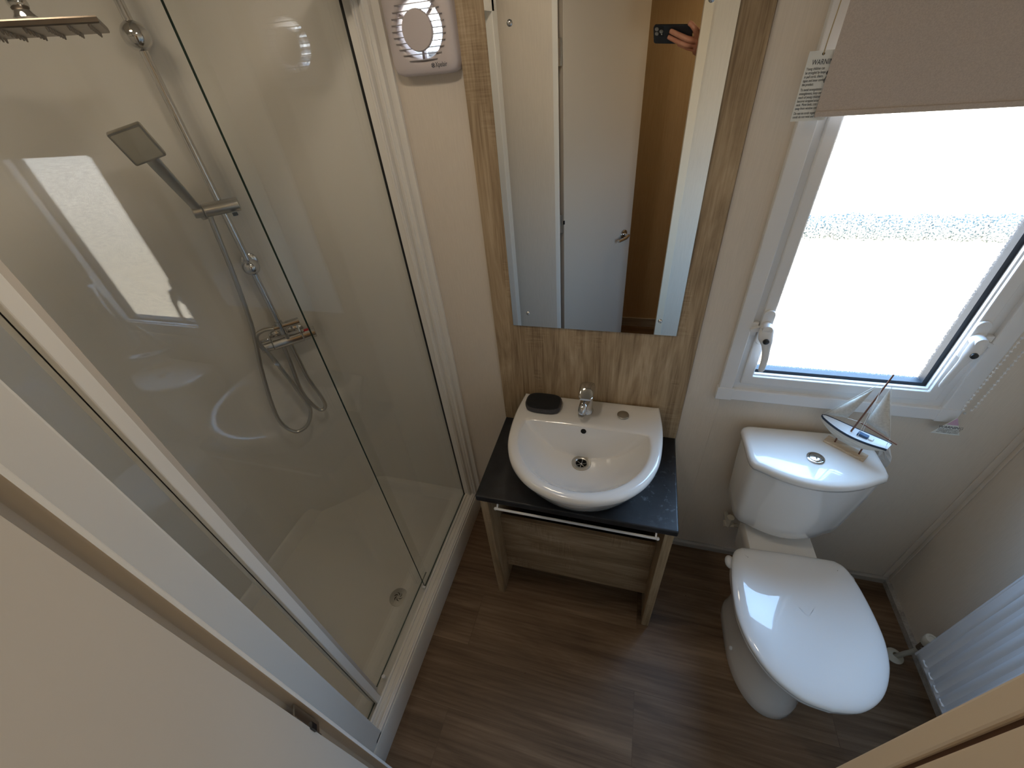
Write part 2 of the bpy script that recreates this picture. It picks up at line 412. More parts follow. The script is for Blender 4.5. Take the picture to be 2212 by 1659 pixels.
# square with a round hole around the duct
NS = 48; R0 = 0.054
def sq(t):
    c, s = math.cos(t), math.sin(t); k = 0.085/max(abs(c), abs(s)); return (FX+c*k, FZ+s*k)
A = []
for y in (0.0, 0.07):
    A.append(([bm.verts.new((sq(2*PI*i/NS)[0], y, sq(2*PI*i/NS)[1])) for i in range(NS)],
              [bm.verts.new((FX+R0*math.cos(2*PI*i/NS), y, FZ+R0*math.sin(2*PI*i/NS))) for i in range(NS)]))
for i in range(NS):
    j = (i+1) % NS
    for (a, b) in A: bm.faces.new((a[i], a[j], b[j], b[i]))
    bm.faces.new((A[0][1][i], A[0][1][j], A[1][1][j], A[1][1][i]))
struct('wall_back', bm, M['wall'], label='cream linen-effect wall behind basin and toilet')
bm = nb(); box(bm, XR, XR+0.05, -2.0, 0.07, -0.05, ZC); struct('wall_right', bm, M['wall'], label='cream wall beside the radiator')
bm = nb(); box(bm, -1.0, -0.95, -1.06, 0.07, -0.05, ZC); struct('wall_left', bm, M['wall'])
DX0, DX1, DZ = 0.058, 0.628, 1.98
bm = nb(); box(bm, -1.0, DX0, YF-0.03, YF, -0.05, ZC); box(bm, DX1, XR, YF-0.03, YF, -0.05, ZC); box(bm, DX0, DX1, YF-0.03, YF, DZ, ZC)
struct('wall_front', bm, M['wall'], label='cream wall around the doorway')
bm = nb(); box(bm, -0.7, -0.65, -1.9, -1.06, -0.05, ZC); box(bm, -0.7, XR+0.05, -1.90, -1.84, -0.05, ZC)
struct('wall_hall', bm, M['hallwall'], label='tan hall wall seen in the mirror')
# skirtings
bm = nb(); prof = [(0.0, 0.0), (-0.012, 0.0), (-0.012, 0.026), (-0.005, 0.034), (0.0, 0.034)]
prism(bm, prof, lambda y, z: V(0.62, y, z), lambda y, z: V(XR, y, z)); struct('baseboard_back', bm, M['skirt'], label='limed grey skirting strip')
bm = nb(); prism(bm, prof, lambda x, z: V(XR+x, 0, z), lambda x, z: V(XR+x, YF, z)); struct('baseboard_right', bm, M['skirt'])
bm = nb(); box(bm, -0.65, XR, -1.84, -1.826, 0, 0.07); struct('baseboard_hall', bm, M['skirt'])
# seam strips on the back wall and the corner bead
def strip(name, x0, x1, y0, y1, z0, z1, m='wall'):
    bm = nb(); box(bm, x0, x1, y0, y1, z0, z1); return struct(name, bm, M[m], bevel=0.0015)
strip('trim_1', 0.662, 0.765, -0.003, 0, 0.034, ZC)
strip('trim_2', XR-0.022, XR, -0.004, 0, 0.034, ZC); strip('trim_3', XR-0.004, XR, -0.016, -0.004, 0.034, ZC)
strip('trim_4', -0.143, -0.128, -0.003, 0, 0.0, 1.7)

# door frame (jambs, stops, head) round the doorway
bm = nb()
jp = [(0.046, -0.001), (0.076, -0.001), (0.079, -0.003), (0.080, -0.006), (0.078, -0.008), (0.066, -0.011), (0.063, -0.014), (0.064, -0.024), (0.046, -0.024)]
prism(bm, jp, lambda x, y: V(x, YF+y, 0), lambda x, y: V(x, YF+y, DZ+0.03))
o = struct('trim_5', bm, M['trim'], smooth=True, label='white door frame at hinge side')
bm = nb()
box(bm, 0.607, 0.64, YF-0.002, YF+0.008, 0, DZ+0.03)
box(bm, 0.6085, 0.64, YF-0.060, YF-0.0035, 0, DZ)
struct('trim_6', bm, M['frame_out'], bevel=0.0012, label='cream door frame in the near corner')
bm = nb(); box(bm, 0.6092, 0.6094, YF-0.0037, YF-0.0018, 0, DZ); struct('trim_7', bm, M['brown'])
bm = nb(); box(bm, 0.046, 0.64, YF-0.022, YF+0.006, DZ, DZ+0.035); struct('trim_8', bm, M['trim'], bevel=0.003)

# door leaf, open into the hall
HNG = V(0.096, -1.052, 0.0)
dd = V(0.629, -0.777, 0).normalized(); dn = V(0.777, 0.629, 0).normalized()   # along the leaf, face normal
def leaf_pt(a, n, z): return HNG+dd*a+dn*n+V(0, 0, z)
def leaf_box(bm, a0, a1, n0, n1, z0, z1):
    loft(bm, [[leaf_pt(a0, n0, z), leaf_pt(a1, n0, z), leaf_pt(a1, n1, z), leaf_pt(a0, n1, z)] for z in (z0, z1)])
bm = nb(); leaf_box(bm, 0.003, 0.515, -0.036, 0.0, 0.012, 1.97)
door = struct('door_1', bm, M['door'], bevel=0.002, label='white door leaf standing open beside the camera')
bm = nb()
lathe(bm, [(0.026, 0), (0.026, 0.006), (0.022, 0.009), (0.009, 0.010), (0.009, 0.040), (0.0, 0.042)], leaf_pt(0.455, 0, 0.86), dn)
tube(bm, [leaf_pt(0.455, 0.036, 0.86), leaf_pt(0.43, 0.044, 0.855), leaf_pt(0.37, 0.044, 0.85)], [0.009, 0.009, 0.007], 12)
mk('door_handle', bm, M['chrome'], door, True)
for z in (1.72, 1.035, 0.22):
    bm = nb(); leaf_box(bm, -0.020, 0.002, -0.010, -0.008, z-0.045, z+0.045)
    cyl(bm, leaf_pt(-0.002, -0.008, z-0.045), leaf_pt(-0.002, -0.008, z+0.045), 0.003, seg=10)
    mk('hinge', bm, M['chrome_soft'], door)
bm = nb(); leaf_box(bm, -0.002, 0.006, -0.001, 0.003, 1.032, 1.050); mk('hinge_clip', bm, M['black'], door)

# ------------------------------------------------------------------ window in the back wall
bm = nb(); ring_frame(bm, (0.748, 1.345, 0.853, 1.85), (0.785, 1.303, 0.893, 1.80), -0.018, 0.0)
win = struct('window_1', bm, M['upvc'], bevel=0.003, label='white framed window with frosted pane')
bm = nb(); ring_frame(bm, (0.783, 1.305, 0.891, 1.802), (0.803, 1.281, 0.915, 1.775), -0.006, 0.05); mk('window_frame', bm, M['upvc'], win, bevel=0.002)
bm = nb(); ring_frame(bm, (0.802, 1.282, 0.914, 1.776), (0.829, 1.255, 0.944, 1.745), -0.013, 0.045); sash = mk('window_sash', bm, M['upvc'], win, bevel=0.003)
bm = nb(); ring_frame(bm, (0.828, 1.256, 0.943, 1.746), (0.836, 1.243, 0.9545, 1.733), 0.012, 0.04); mk('gasket', bm, M['upvc_dark'], sash)
bm = nb(); ring_frame(bm, (0.8275, 1.2565, 0.9425, 1.7465), (0.8325, 1.2515, 0.9485, 1.7415), -0.004, 0.005); mk('glazing_bead', bm, M['upvc'], sash, bevel=0.001)
bm = nb(); box(bm, 0.829, 1.255, 0.030, 0.0315, 0.944, 1.745); mk('window_pane', bm, M['frost'], sash)
for x0, x1, z in ((0.744, 0.790, 0.851), (1.302, 1.349, 0.851)):
    bm = nb(); box(bm, x0, x1, -0.0195, 0.0, z, z+0.046); mk('corner_cap', bm, M['upvc'], win, bevel=0.002)
def handle(cx, s, lab):
    """cockspur handle: backplate, body, curved lever and black button; s=+1 lever bends to +x"""
    bm = nb(); P = rrect(cx, 1.112, 0.0145, 0.052, 0.014)
    prism(bm, P, lambda x, z: V(x, -0.013, z), lambda x, z: V(x, -0.020, z))
    h = mk('handle', bm, M['upvc'], win, True, bevel=0.0015, label=lab)
    bm = nb()
    lathe(bm, [(0.0145, 0), (0.0140, 0.018), (0.012, 0.024), (0.0, 0.026)], (cx, -0.019, 1.118), (0, -1, 0), 20)
    pts = spline([(cx, -0.034, 1.122), (cx+s*0.002, -0.039, 1.095), (cx+s*0.010, -0.043, 1.068), (cx+s*0.016, -0.045, 1.03), (cx+s*0.018, -0.043, 0.985)], 5)
    rr = [0.0125, 0.014, 0.0148, 0.015, 0.0152, 0.0152, 0.015, 0.014, 0.0125, 0.0108, 0.0095, 0.0088, 0.0083, 0.008, 0.0078, 0.0076, 0.0074, 0.0072, 0.007, 0.0066, 0.0045]
    rings = []
    for p, r in zip(pts, rr): rings.append([p+V(1.2*r*math.cos(t), 0.6*r*math.sin(t), 0) for t in [2*PI*k/16 for k in range(16)]])
    loft(bm, rings)
    prism(bm, [(cx-s*0.002, 1.104), (cx-s*0.034, 1.100), (cx-s*0.036, 1.108), (cx-s*0.002, 1.124)], lambda x, z: V(x, -0.026, z), lambda x, z: V(x, -0.017, z))
    mk('lever', bm, M['upvc'], h, True)
    bm = nb(); lathe(bm, [(0.0078, 0), (0.0075, 0.004), (0.005, 0.0062), (0, 0.007)], (cx+s*0.003, -0.048, 1.088), (0, -1, 0), 20); mk('button', bm, M['black'], h, True)
    bm = nb(); box(bm, cx-s*0.026-0.009, cx-s*0.026+0.009, -0.017, -0.005, 1.085, 1.125); mk('keep', bm, M['upvc'], h, bevel=0.002)
handle(0.816, 1, 'left lever handle'); handle(1.267, -1, 'right lever handle')

# what stands outside: pale ground, a low hedge line and a neighbouring white wall
# (all far brighter than the room)
bm = nb()
for i in range(420):
    x = 0.4+i*0.02; h = 0.24+0.05*random.random()
    ball(bm, (x, 5.95+0.25*random.random(), -0.82+h*0.5), 0.12, 8, 5, (1.0, 0.8, h/0.2))
o = mk('low_hedge', bm, M['hedge'], None, True); tag(o, 'dark low hedge line blurred behind the frosted pane', 'hedge'); o['kind'] = 'stuff'

# ------------------------------------------------------------------ roller blind, its chain and tags
bl = thing('roller_blind', 'beige fabric roller blind pulled part way down the window', 'blind', (1.08, -0.05, 1.6))
bm = nb(); box(bm, 0.765, 1.40, -0.0508, -0.050, 1.606, 2.035); mk('fabric', bm, M['blind'], bl)
bm = nb(); box(bm, 0.765, 1.40, -0.0535, -0.0475, 1.598, 1.608); mk('bottom_bar', bm, M['blind'], bl, bevel=0.002)
bm = nb(); cyl(bm, (0.755, -0.036, 2.045), (1.41, -0.036, 2.045), 0.017); mk('roller_tube', bm, M['blind'], bl, True)
for x in (0.748, 1.408):
    bm = nb(); box(bm, x, x+0.008, -0.062, 0.0, 2.015, 2.075); mk('bracket', bm, M['upvc'], bl, bevel=0.002)
bm = nb(); random.seed(3)
zz = 0.897; k = 0
pth = []
while zz < 2.04:
    t = min(1, (zz-0.897)/0.02)
    for sx in (-1, 1):
        ball(bm, (1.346+sx*0.011*math.sqrt(t)+0.012*(zz-0.9), -0.030-0.012*(zz-0.9), zz), 0.0031, 8, 6)
    zz += 0.0125
for sx in (-1, 1): cyl(bm, (1.346+sx*0.011, -0.030, 0.91), (1.346+sx*0.011+0.0135, -0.0435, 2.04), 0.0006, seg=6)
o = mk('bead_chain', bm, M['upvc'], None, True); tag(o, 'white beaded blind chain hanging right of the window', 'chain')
tt = thing('warning_tag', 'small triangular pink and white warning tag at the end of the bead chain', 'tag', (1.3415, -0.03, 0.82))
bm = nb(); tri = [(1.3395, 0.880), (1.3065, 0.818), (1.372, 0.818)]
prism(bm, tri, lambda x, z: V(x, -0.0300, z), lambda x, z: V(x, -0.0308, z)); mk('card', bm, M['paper'], tt)
bm = nb(); tp = [(1.3395, 0.879), (1.3265, 0.853), (1.3535, 0.853)]
prism(bm, tp, lambda x, z: V(x, -0.0307, z), lambda x, z: V(x, -0.0311, z)); mk('pink_band', bm, M['pinktag'], tt)
text('WARNING', 0.0125, (1.3405, -0.0316, 0.8400), (PI/2, 0, 0), M['ink'], tt, 'lettering', 'CENTER', 0.9)
for i, s in enumerate(('YOUNG CHILDREN CAN BE', 'STRANGLED BY LOOPS IN', 'PULL CORDS AND CHAINS')):
    text(s, 0.0052, (1.3405, -0.0313, 0.834-i*0.0055), (PI/2, 0, 0), M['ink'], tt, 'small_print', 'CENTER', 0.78)
# paper tag with text hanging at the left edge of the blind
pt = thing('paper_warning_tag', 'white card tag with printed warning text tucked beside the blind', 'tag', (0.752, -0.044, 1.59))
bm = nb(); box(bm, 0.7275, 0.786, -0.0445, -0.0438, 1.592, 1.7005); mk('card', bm, M['paper'], pt)
bm = nb(); lathe(bm, [(0.0022, 0), (0.0022, 0.0006)], (0.7505, -0.0444, 1.6955), (0, -1, 0), 16); mk('eyelet', bm, M['black'], pt)
text('WARNING', 0.0115, (0.7360, -0.0449, 1.680), (PI/2, 0, 0), M['ink'], pt, 'heading', 'LEFT', 0.72)
lines = ['Young children can', 'be strangled by loops', 'in pull cords, chains,', 'tapes and inner cords that operate', 'the product.', '', 'To avoid strangulation and', 'entanglement, keep cords out of the', 'reach of young children. Cords may', 'become wrapped around a childs', 'neck. Move beds, cots and furniture', 'away from window covering cords.', '', 'Do not tie cords together. Make sure', 'cords do not twist and create a loop.']
z = 1.6725
for s in lines:
    if s: text(s, 0.0062, (0.7300, -0.0449, z), (PI/2, 0, 0), M['ink'], pt, 'small_print', 'LEFT', 0.62)
    z -= 0.0059 if s else 0.0022
bm = nb(); lathe(bm, [(0.0030, 0), (0.0034, 0.0002)], (0.7675, -0.0447, 1.667), (0, -1, 0), 16, True, True)
tube(bm, [(0.7675, -0.0447, 1.6635), (0.764, -0.0447, 1.656), (0.7655, -0.0447, 1.652)], 0.0006, 6); mk('loop_drawing', bm, M['ink'], pt)
bm = nb(); tube(bm, spline([(0.7505, -0.045, 1.694), (0.7507, -0.0455, 1.72), (0.753, -0.047, 1.80), (0.757, -0.047, 2.02)], 6), 0.0009, 8); mk('cord', bm, M['cord'], pt, True)

# ------------------------------------------------------------------ wood-effect board behind the basin, and the mirror
PX0, PX1 = 0.0455, 0.6605
bm = nb(); box(bm, PX0, PX1, -0.010, 0.0, 0.647, ZC)
o = mk('wood_backboard', bm, M['panel'], None, bevel=0.001); tag(o, 'tall sawn-oak effect board on the wall behind basin and mirror', 'wall panel')
MX0, MX1, MZ0 = 0.1115, 0.599, 1.065
bm = nb(); box(bm, MX0, MX1, -0.0145, -0.0101, MZ0, 1.98)
bm.faces.ensure_lookup_table()
for f in bm.faces: f.material_index = 0 if abs(f.normal.y) > .5 or abs(f.calc_center_median().y+0.0145) < 1e-5 else 1
mir = mk('mirror', bm, [M['mirror'], M['mirror_edge']], None); tag(mir, 'tall frameless wall mirror screwed to the oak board above the basin', 'mirror')
for x, z in ((0.1625, 1.111), (0.549, 1.111), (0.1635, 1.79), (0.549, 1.79)):
    bm = nb(); lathe(bm, [(0.0062, 0), (0.0062, 0.001), (0.005, 0.003), (0.0025, 0.0042), (0, 0.0045)], (x, -0.0145, z), (0, -1, 0), 20); mk('mirror_screw', bm, M['chrome'], mir, True)

# ------------------------------------------------------------------ extractor fan
fan = thing('extractor_fan', 'square white extractor fan with round grille on the wall beside the mirror', 'fan', (FX, 0, FZ-0.075))
def circ(r, y, n=NS, c=(FX, FZ)): return [V(c[0]+r*math.cos(2*PI*i/n), y, c[1]+r*math.sin(2*PI*i/n)) for i in range(n)]
def rsq(h, y, n=NS, rad=0.016):
    out = []
    for i in range(n):
        t = 2*PI*i/n; c, s = math.cos(t), math.sin(t); p = 9.0
        k = h/((abs(c)**p+abs(s)**p)**(1/p)); out.append(V(FX+0.0+c*k, y, FZ+s*k))
    return out
bm = nb()
loft(bm, [circ(0.050, 0.004), circ(0.050, -0.022), circ(0.0515, -0.028), circ(0.056, -0.0335), circ(0.064, -0.0345), rsq(0.074, -0.033), rsq(0.0785, -0.028), rsq(0.080, -0.020), rsq(0.080, -0.0005)], False, False)
mk('cover_plate', bm, M['fan'], fan, True, sharp=60)
bm = nb(); lathe(bm, [(0.0345, -0.006), (0.036, 0.0), (0.034, 0.004), (0.0, 0.006)], (FX-0.002, -0.0365, FZ-0.002), (0, -1, 0), 48); mk('centre_disc', bm, M['fan'], fan, True)
for i in range(11):
    z = FZ-0.052+i*0.0104
    hw = math.sqrt(max(0.062**2-(z-FZ)**2, 0.0004)); hi = math.sqrt(max(0.034**2-(z-FZ)**2, 0))
    bm = nb()
    pts = [V(FX-hw+2*hw*q/12, -0.0365+0.0015*abs(q-6)/6, z) for q in range(13)]
    loft(bm, [[p+V(0, -0.002, 0.0006), p+V(0, -0.002, -0.0006), p+V(0, 0.006, -0.0009), p+V(0, 0.006, 0.0009)] for p in pts])
    mk('louvre', bm, M['fan_fin'], fan)
for a in (-1.62, 0.78, 2.6):
    bm = nb(); d = V(math.cos(a), 0, math.sin(a)); s = V(-math.sin(a), 0, math.cos(a))
    c0 = V(FX, -0.026, FZ)
    loft(bm, [[c0+d*r+s*0.003, c0+d*r-s*0.003, c0+d*r-s*0.003+V(0, 0.012, 0), c0+d*r+s*0.003+V(0, 0.012, 0)] for r in (0.02, 0.053)])
    mk('spoke', bm, M['fan'], fan)
bm = nb(); loft(bm, [circ(0.0535, -0.001), circ(0.0535, 0.071), circ(0.0525, 0.071), circ(0.0525, -0.001)], False, False); mk('duct', bm, M['upvc'], fan, True)
for i in range(6):
    bm = nb(); z = FZ-0.044+i*0.0176; hw = math.sqrt(max(0.052**2-(z-FZ)**2, 0.0001))
    loft(bm, [[V(x, 0.052, z+0.006), V(x, 0.064, z-0.006), V(x, 0.065, z-0.006), V(x, 0.053, z+0.006)] for x in (FX-hw, FX+hw)]); mk('dimming_slat', bm, M['upvc'], fan)  # slats added inside the duct to cut down the bright daylight
text('Xpelair', 0.0128, (FX+0.026, -0.0349, FZ-0.0665), (PI/2, 0, 0), M['ink'], fan, 'maker_lettering', 'LEFT', 0.75)
bm = nb(); c0 = (FX+0.0205, FZ-0.063)
loft(bm, [circ(0.0042, -0.0346, 24, c0), circ(0.0042, -0.0350, 24, c0), circ(0.0034, -0.0350, 24, c0), circ(0.0034, -0.0346, 24, c0)], False, False)
for a in (PI/4, -PI/4):
    d = V(math.cos(a), 0, math.sin(a)); s = V(-math.sin(a), 0, math.cos(a)); c1 = V(c0[0], -0.0346, c0[1])
    loft(bm, [[c1-d*0.0036+s*0.0006, c1+d*0.0036+s*0.0006, c1+d*0.0036-s*0.0006, c1-d*0.0036-s*0.0006], [p+V(0, -0.0004, 0) for p in (c1-d*0.0036+s*0.0006, c1+d*0.0036+s*0.0006, c1+d*0.0036-s*0.0006, c1-d*0.0036-s*0.0006)]])
mk('maker_emblem', bm, M['ink'], fan)

# ------------------------------------------------------------------ vanity unit, worktop, basin
CZ0, CZ1, CY = 0.622, 0.647, -0.380
van = thing('vanity_unit', 'open oak-effect washstand with two gable legs under the black worktop', 'vanity unit', (0.353, -0.2, 0))
bm = nb(); box(bm, 0.0585, 0.0845, -0.378, -0.002, 0, CZ0); mk('leg_panel', bm, M['oakz'], van, bevel=0.001)
bm = nb(); box(bm, 0.6255, 0.6515, -0.378, -0.013, 0, CZ0); mk('leg_panel', bm, M['oakz'], van, bevel=0.001)
bm = nb(); box(bm, 0.0845, 0.6255, -0.300, -0.284, 0.088, 0.425); mk('front_panel', bm, M['oakx'], van, bevel=0.001)
bm = nb(); box(bm, 0.0845, 0.6255, -0.040, -0.028, 0.0, CZ0); mk('back_panel', bm, M['void'], van)  # near-black sheet stands in for the deep shade under the worktop
bm = nb(); cyl(bm, (0.113, -0.386, 0.607), (0.6075, -0.386, 0.607), 0.0042, seg=16)
for x in (0.113, 0.6075): ball(bm, (x, -0.386, 0.607), 0.0055)
mk('towel_rail', bm, M['upvc'], van, True, label='thin white bar under the worktop edge')
for x in (0.118, 0.6025):
    bm = nb(); cyl(bm, (x, -0.386, 0.607), (x, -0.372, 0.622), 0.003, seg=10); mk('rail_mount', bm, M['upvc'], van, True)
bm = nb(); box(bm, PX0, PX1, CY, -0.0005, CZ0, CZ1)
wt = mk('worktop', bm, M['counter'], None, bevel=0.005, seg=3); tag(wt, 'scuffed black slate-effect worktop under the basin', 'worktop')
bm = nb()
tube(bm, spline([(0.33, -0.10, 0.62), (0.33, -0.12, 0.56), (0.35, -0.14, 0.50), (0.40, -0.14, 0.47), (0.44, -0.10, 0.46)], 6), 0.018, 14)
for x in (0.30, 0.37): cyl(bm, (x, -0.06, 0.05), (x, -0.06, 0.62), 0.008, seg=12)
o = mk('waste_pipe', bm, M['shade_pipe'], None, True); tag(o, 'white waste and supply pipes coloured dark for the shadow under the basin', 'pipe')

# basin: D-shaped ceramic bowl
BC = (0.362, -0.205)
def outer(n=96, g=0.0):
    """D outline, counter clockwise from the back-left corner; g grows it"""
    P = []
    bl_ = (0.1265, -0.014); br_ = (0.5935, -0.008)
    cps = [(-0.2355, 0.190), (-0.2385, 0.10), (-0.2370, 0.01), (-0.225, -0.065), (-0.193, -0.135), (-0.140, -0.190), (-0.072, -0.222), (0.0, -0.232), (0.072, -0.222), (0.140, -0.190), (0.193, -0.135), (0.225, -0.065), (0.237, 0.01), (0.2385, 0.10), (0.2355, 0.190)]
    cps[0] = (-0.229, 0.190); cps[-1] = (0.229, 0.190)
    pts = spline([(x, y, 0) for x, y in cps], 16)
    # resample by arc length to n-16, then the straight back
    d = [0]
    for a, b in zip(pts, pts[1:]): d.append(d[-1]+(b-a).length)
    m = n-24; out = []
    for i in range(m):
        s = d[-1]*i/(m-1); k = 0
        while k < len(d)-2 and d[k+1] < s: k += 1
        t = (s-d[k])/(d[k+1]-d[k]); out.append(pts[k].lerp(pts[k+1], t))
    a, b = out[-1], out[0]
    for i in range(1, 25): out.append(a.lerp(b, i/25))
    res = []
    for i, p in enumerate(out):
        q = out[(i+1) % len(out)]-out[i-1]
        nrm = V(-q.y, q.x, 0).normalized()   # points outward or inward, fixed below
        if nrm.dot(V(p.x, p.y-0.02, 0)) < 0: nrm = -nrm
        res.append(V(BC[0]+p.x+nrm.x*g, BC[1]+p.y+nrm.y*g, 0))
    return res
ZR = 0.790
def inner_pt(ang):
    # bowl mouth: ellipse cut off by the straight back edge
    a, b = 0.199, 0.198; x, y = a*math.cos(ang), b*math.sin(ang)
    return x, y
OUT = outer()
def ringz(g, z): return [V(p.x, p.y, z) for p in outer(96, g)]
def scaled(s, sy, dy, z): return [V(BC[0]+(p.x-BC[0])*s, BC[1]+dy+(p.y-BC[1])*sy, z) for p in OUT]
YB = -0.150      # back edge of the bowl mouth
DR = V(0.360, -0.200, 0)
def bowlz(x, y):
    rx = (x-BC[0])/0.200; ry = (y+0.205)/0.198
    r = math.hypot(rx, ry)
    z = ZR-0.004-0.118*(1-min(r, 1.0)**2.6)
    zb = ZR-0.004+(y-YB)*4.6 if y > YB-0.03 else -1
    zz = max(z, min(zb, ZR-0.004))
    # soft rim
    return zz
mouth = []
for p in OUT:
    d = V(p.x-BC[0], p.y+0.205-0.0, 0)
    ang = math.atan2(d.y/0.198, d.x/0.200)
    mx_, my_ = BC[0]+0.200*math.cos(ang), -0.205+0.198*math.sin(ang)
    if my_ > YB:
        # hit the straight back edge
        t = (YB+0.205)/d.y if d.y > 1e-6 else 1
        mx_ = BC[0]+d.x*t; my_ = YB
        lim = 0.200*math.sqrt(1-((YB+0.205)/0.198)**2)
        mx_ = max(BC[0]-lim, min(BC[0]+lim, mx_))
    mouth.append(V(mx_, my_, 0))
bm = nb()
rings = [ringz(-0.075, CZ1+0.0005), ringz(-0.060, CZ1+0.010), ringz(-0.040, CZ1+0.045), ringz(-0.016, CZ1+0.090), ringz(-0.003, CZ1+0.118), ringz(0.0, ZR-0.018), ringz(-0.001, ZR-0.009), ringz(-0.0045, ZR-0.003), ringz(-0.010, ZR-0.0003)]
om = rings[-1]
for t in (0.25, 0.6, 0.85): rings.append([a.lerp(V(b.x, b.y, a.z), t)+V(0, 0, [0.0006, 0.0002, -0.001][[0.25, 0.6, 0.85].index(t)]) for a, b in zip(om, mouth)])
rings.append([V(b.x, b.y, ZR-0.004) for b in mouth])
for k in range(1, 31):
    s = (k/30.0); s = s**1.35
    row = []
    for b in mouth:
        tgt = DR+(b-DR).normalized()*0.022
        p = b.lerp(tgt, s); row.append(V(p.x, p.y, min(bowlz(p.x, p.y), ZR-0.004-0.0001*k)))
    rings.append(row)
rings.append([DR+(b-DR).normalized()*0.019+V(0, 0, row[0].z-0.006) for b in mouth])
rings.append([DR+(b-DR).normalized()*0.018+V(0, 0, row[0].z-0.018) for b in mouth])
loft(bm, rings, True, True)
bas = mk('basin', bm, M['ceramic'], None, True, sharp=180); tag(bas, 'white D-shaped ceramic wash basin sitting on the black worktop', 'basin')
DZ_ = bowlz(DR.x, DR.y)
bm = nb(); lathe(bm, [(0.0180, -0.014), (0.0180, 0.0), (0.0215, 0.0025), (0.0295, 0.0032), (0.0315, 0.0015), (0.0315, -0.002)], (DR.x, DR.y, DZ_+0.0015), (0, 0, 1), 40, False, False); mk('drain_flange', bm, M['chrome_soft'], bas, True)
bm = nb(); lathe(bm, [(0.0182, 0), (0.0182, 0.001)], (DR.x, DR.y, DZ_-0.009), (0, 0, 1), 32); mk('drain_hole', bm, M['void'], bas)
bm = nb()
for k in range(3):
    a = k*PI/3+0.4; d = V(math.cos(a), math.sin(a), 0)*0.017; cyl(bm, DR+V(0, 0, DZ_-0.005)-d, DR+V(0, 0, DZ_-0.005)+d, 0.0016, seg=8)
ball(bm, (DR.x, DR.y, DZ_-0.004), 0.0045, 12, 8); mk('drain_cross', bm, M['chrome'], bas, True)
bm = nb(); oc = V(0.3585, -0.1535, 0.771)
lathe(bm, [(0.0088, -0.001), (0.0088, 0.0008)], oc, V(0, -1, 0.22).normalized(), 28); mk('overflow_hole', bm, M['void'], bas, True)

# tap
tp_ = thing('basin_tap', 'chrome lever mixer tap on the back ledge of the basin', 'tap', (0.356, -0.078, ZR))
TX, TY = 0.356, -0.076
bm = nb(); lathe(bm, [(0.0245, 0), (0.0245, 0.004), (0.0215, 0.010), (0.0205, 0.025), (0.0205, 0.050), (0.0215, 0.075), (0.0220, 0.086), (0.0200, 0.091), (0.0, 0.092)], (TX, TY, ZR), V(0, 0.02, 1)); mk('body', bm, M['chrome'], tp_, True)
bm = nb(); tube(bm, spline([(TX, TY-0.006, ZR+0.050), (TX-0.003, TY-0.028, ZR+0.056), (TX-0.006, TY-0.048, ZR+0.050), (TX-0.0075, TY-0.056, ZR+0.036)], 4), [0.0155, 0.0155, 0.015, 0.0148, 0.0145, 0.0142, 0.014, 0.0138, 0.0135, 0.013, 0.0125, 0.012, 0.0115], 20); sp_ = mk('spout', bm, M['chrome'], tp_, True)
bm = nb(); lathe(bm, [(0.0118, 0), (0.0118, -0.008), (0.0105, -0.010), (0.0, -0.0102)], (TX-0.0075, TY-0.0565, ZR+0.036), V(0, -0.25, 1)); mk('aerator', bm, M['chrome_soft'], sp_, True)
bm = nb()
rings = []
for i, (dy, z, w_, h_) in enumerate(((0.025, 0.094, 0.014, 0.003), (0.020, 0.099, 0.0215, 0.009), (0.006, 0.102, 0.0240, 0.012), (-0.012, 0.102, 0.0245, 0.010), (-0.030, 0.100, 0.0240, 0.007), (-0.046, 0.0975, 0.0225, 0.005), (-0.055, 0.096, 0.017, 0.0035))):
    rings.append([V(TX+0.002+w_*x, TY+dy, ZR+z+h_*zz_) for x, zz_ in [(math.copysign(abs(math.cos(t))**0.6, math.cos(t)), math.copysign(abs(math.sin(t))**0.8, math.sin(t))) for t in [2*PI*k/20 for k in range(20)]]])
loft(bm, rings); mk('lever', bm, M['chrome'], tp_, True)
# soap dish, plug
sd = thing('soap_dish', 'dark charcoal rounded soap dish with black pad at the left of the tap', 'soap dish', (0.2135, -0.078, ZR))
P = [(0.2135+0.0605*math.copysign(abs(math.cos(t))**0.62, math.cos(t))*1.0, -0.078+0.0415*math.copysign(abs(math.sin(t))**0.62, math.sin(t))) for t in [2*PI*k/56 for k in range(56)]]
def sc_(k, z): return [V(0.2135+(x-0.2135)*k, -0.078+(y+0.078)*k, z) for x, y in P]
bm = nb(); loft(bm, [sc_(0.90, ZR+0.0003), sc_(0.97, ZR+0.004), sc_(1.0, ZR+0.012), sc_(1.0, ZR+0.021), sc_(0.975, ZR+0.0235), sc_(0.93, ZR+0.0225)]); mk('dish', bm, M['slate_dish'], sd, True, sharp=60)
bm = nb(); loft(bm, [sc_(0.928, ZR+0.0224), sc_(0.925, ZR+0.0240), sc_(0.88, ZR+0.0252), sc_(0.5, ZR+0.0258)]); mk('pad', bm, M['dish_top'], sd, True)
bm = nb(); lathe(bm, [(0.0165, 0), (0.0185, 0.003), (0.0185, 0.0055), (0.017, 0.0065), (0.0, 0.0068)], (0.476, -0.080, ZR+0.0003), (0, 0, 1)); o = mk('sink_plug', bm, M['chrome_soft'], None, True); tag(o, 'small round metal plug lying right of the tap', 'sink plug')

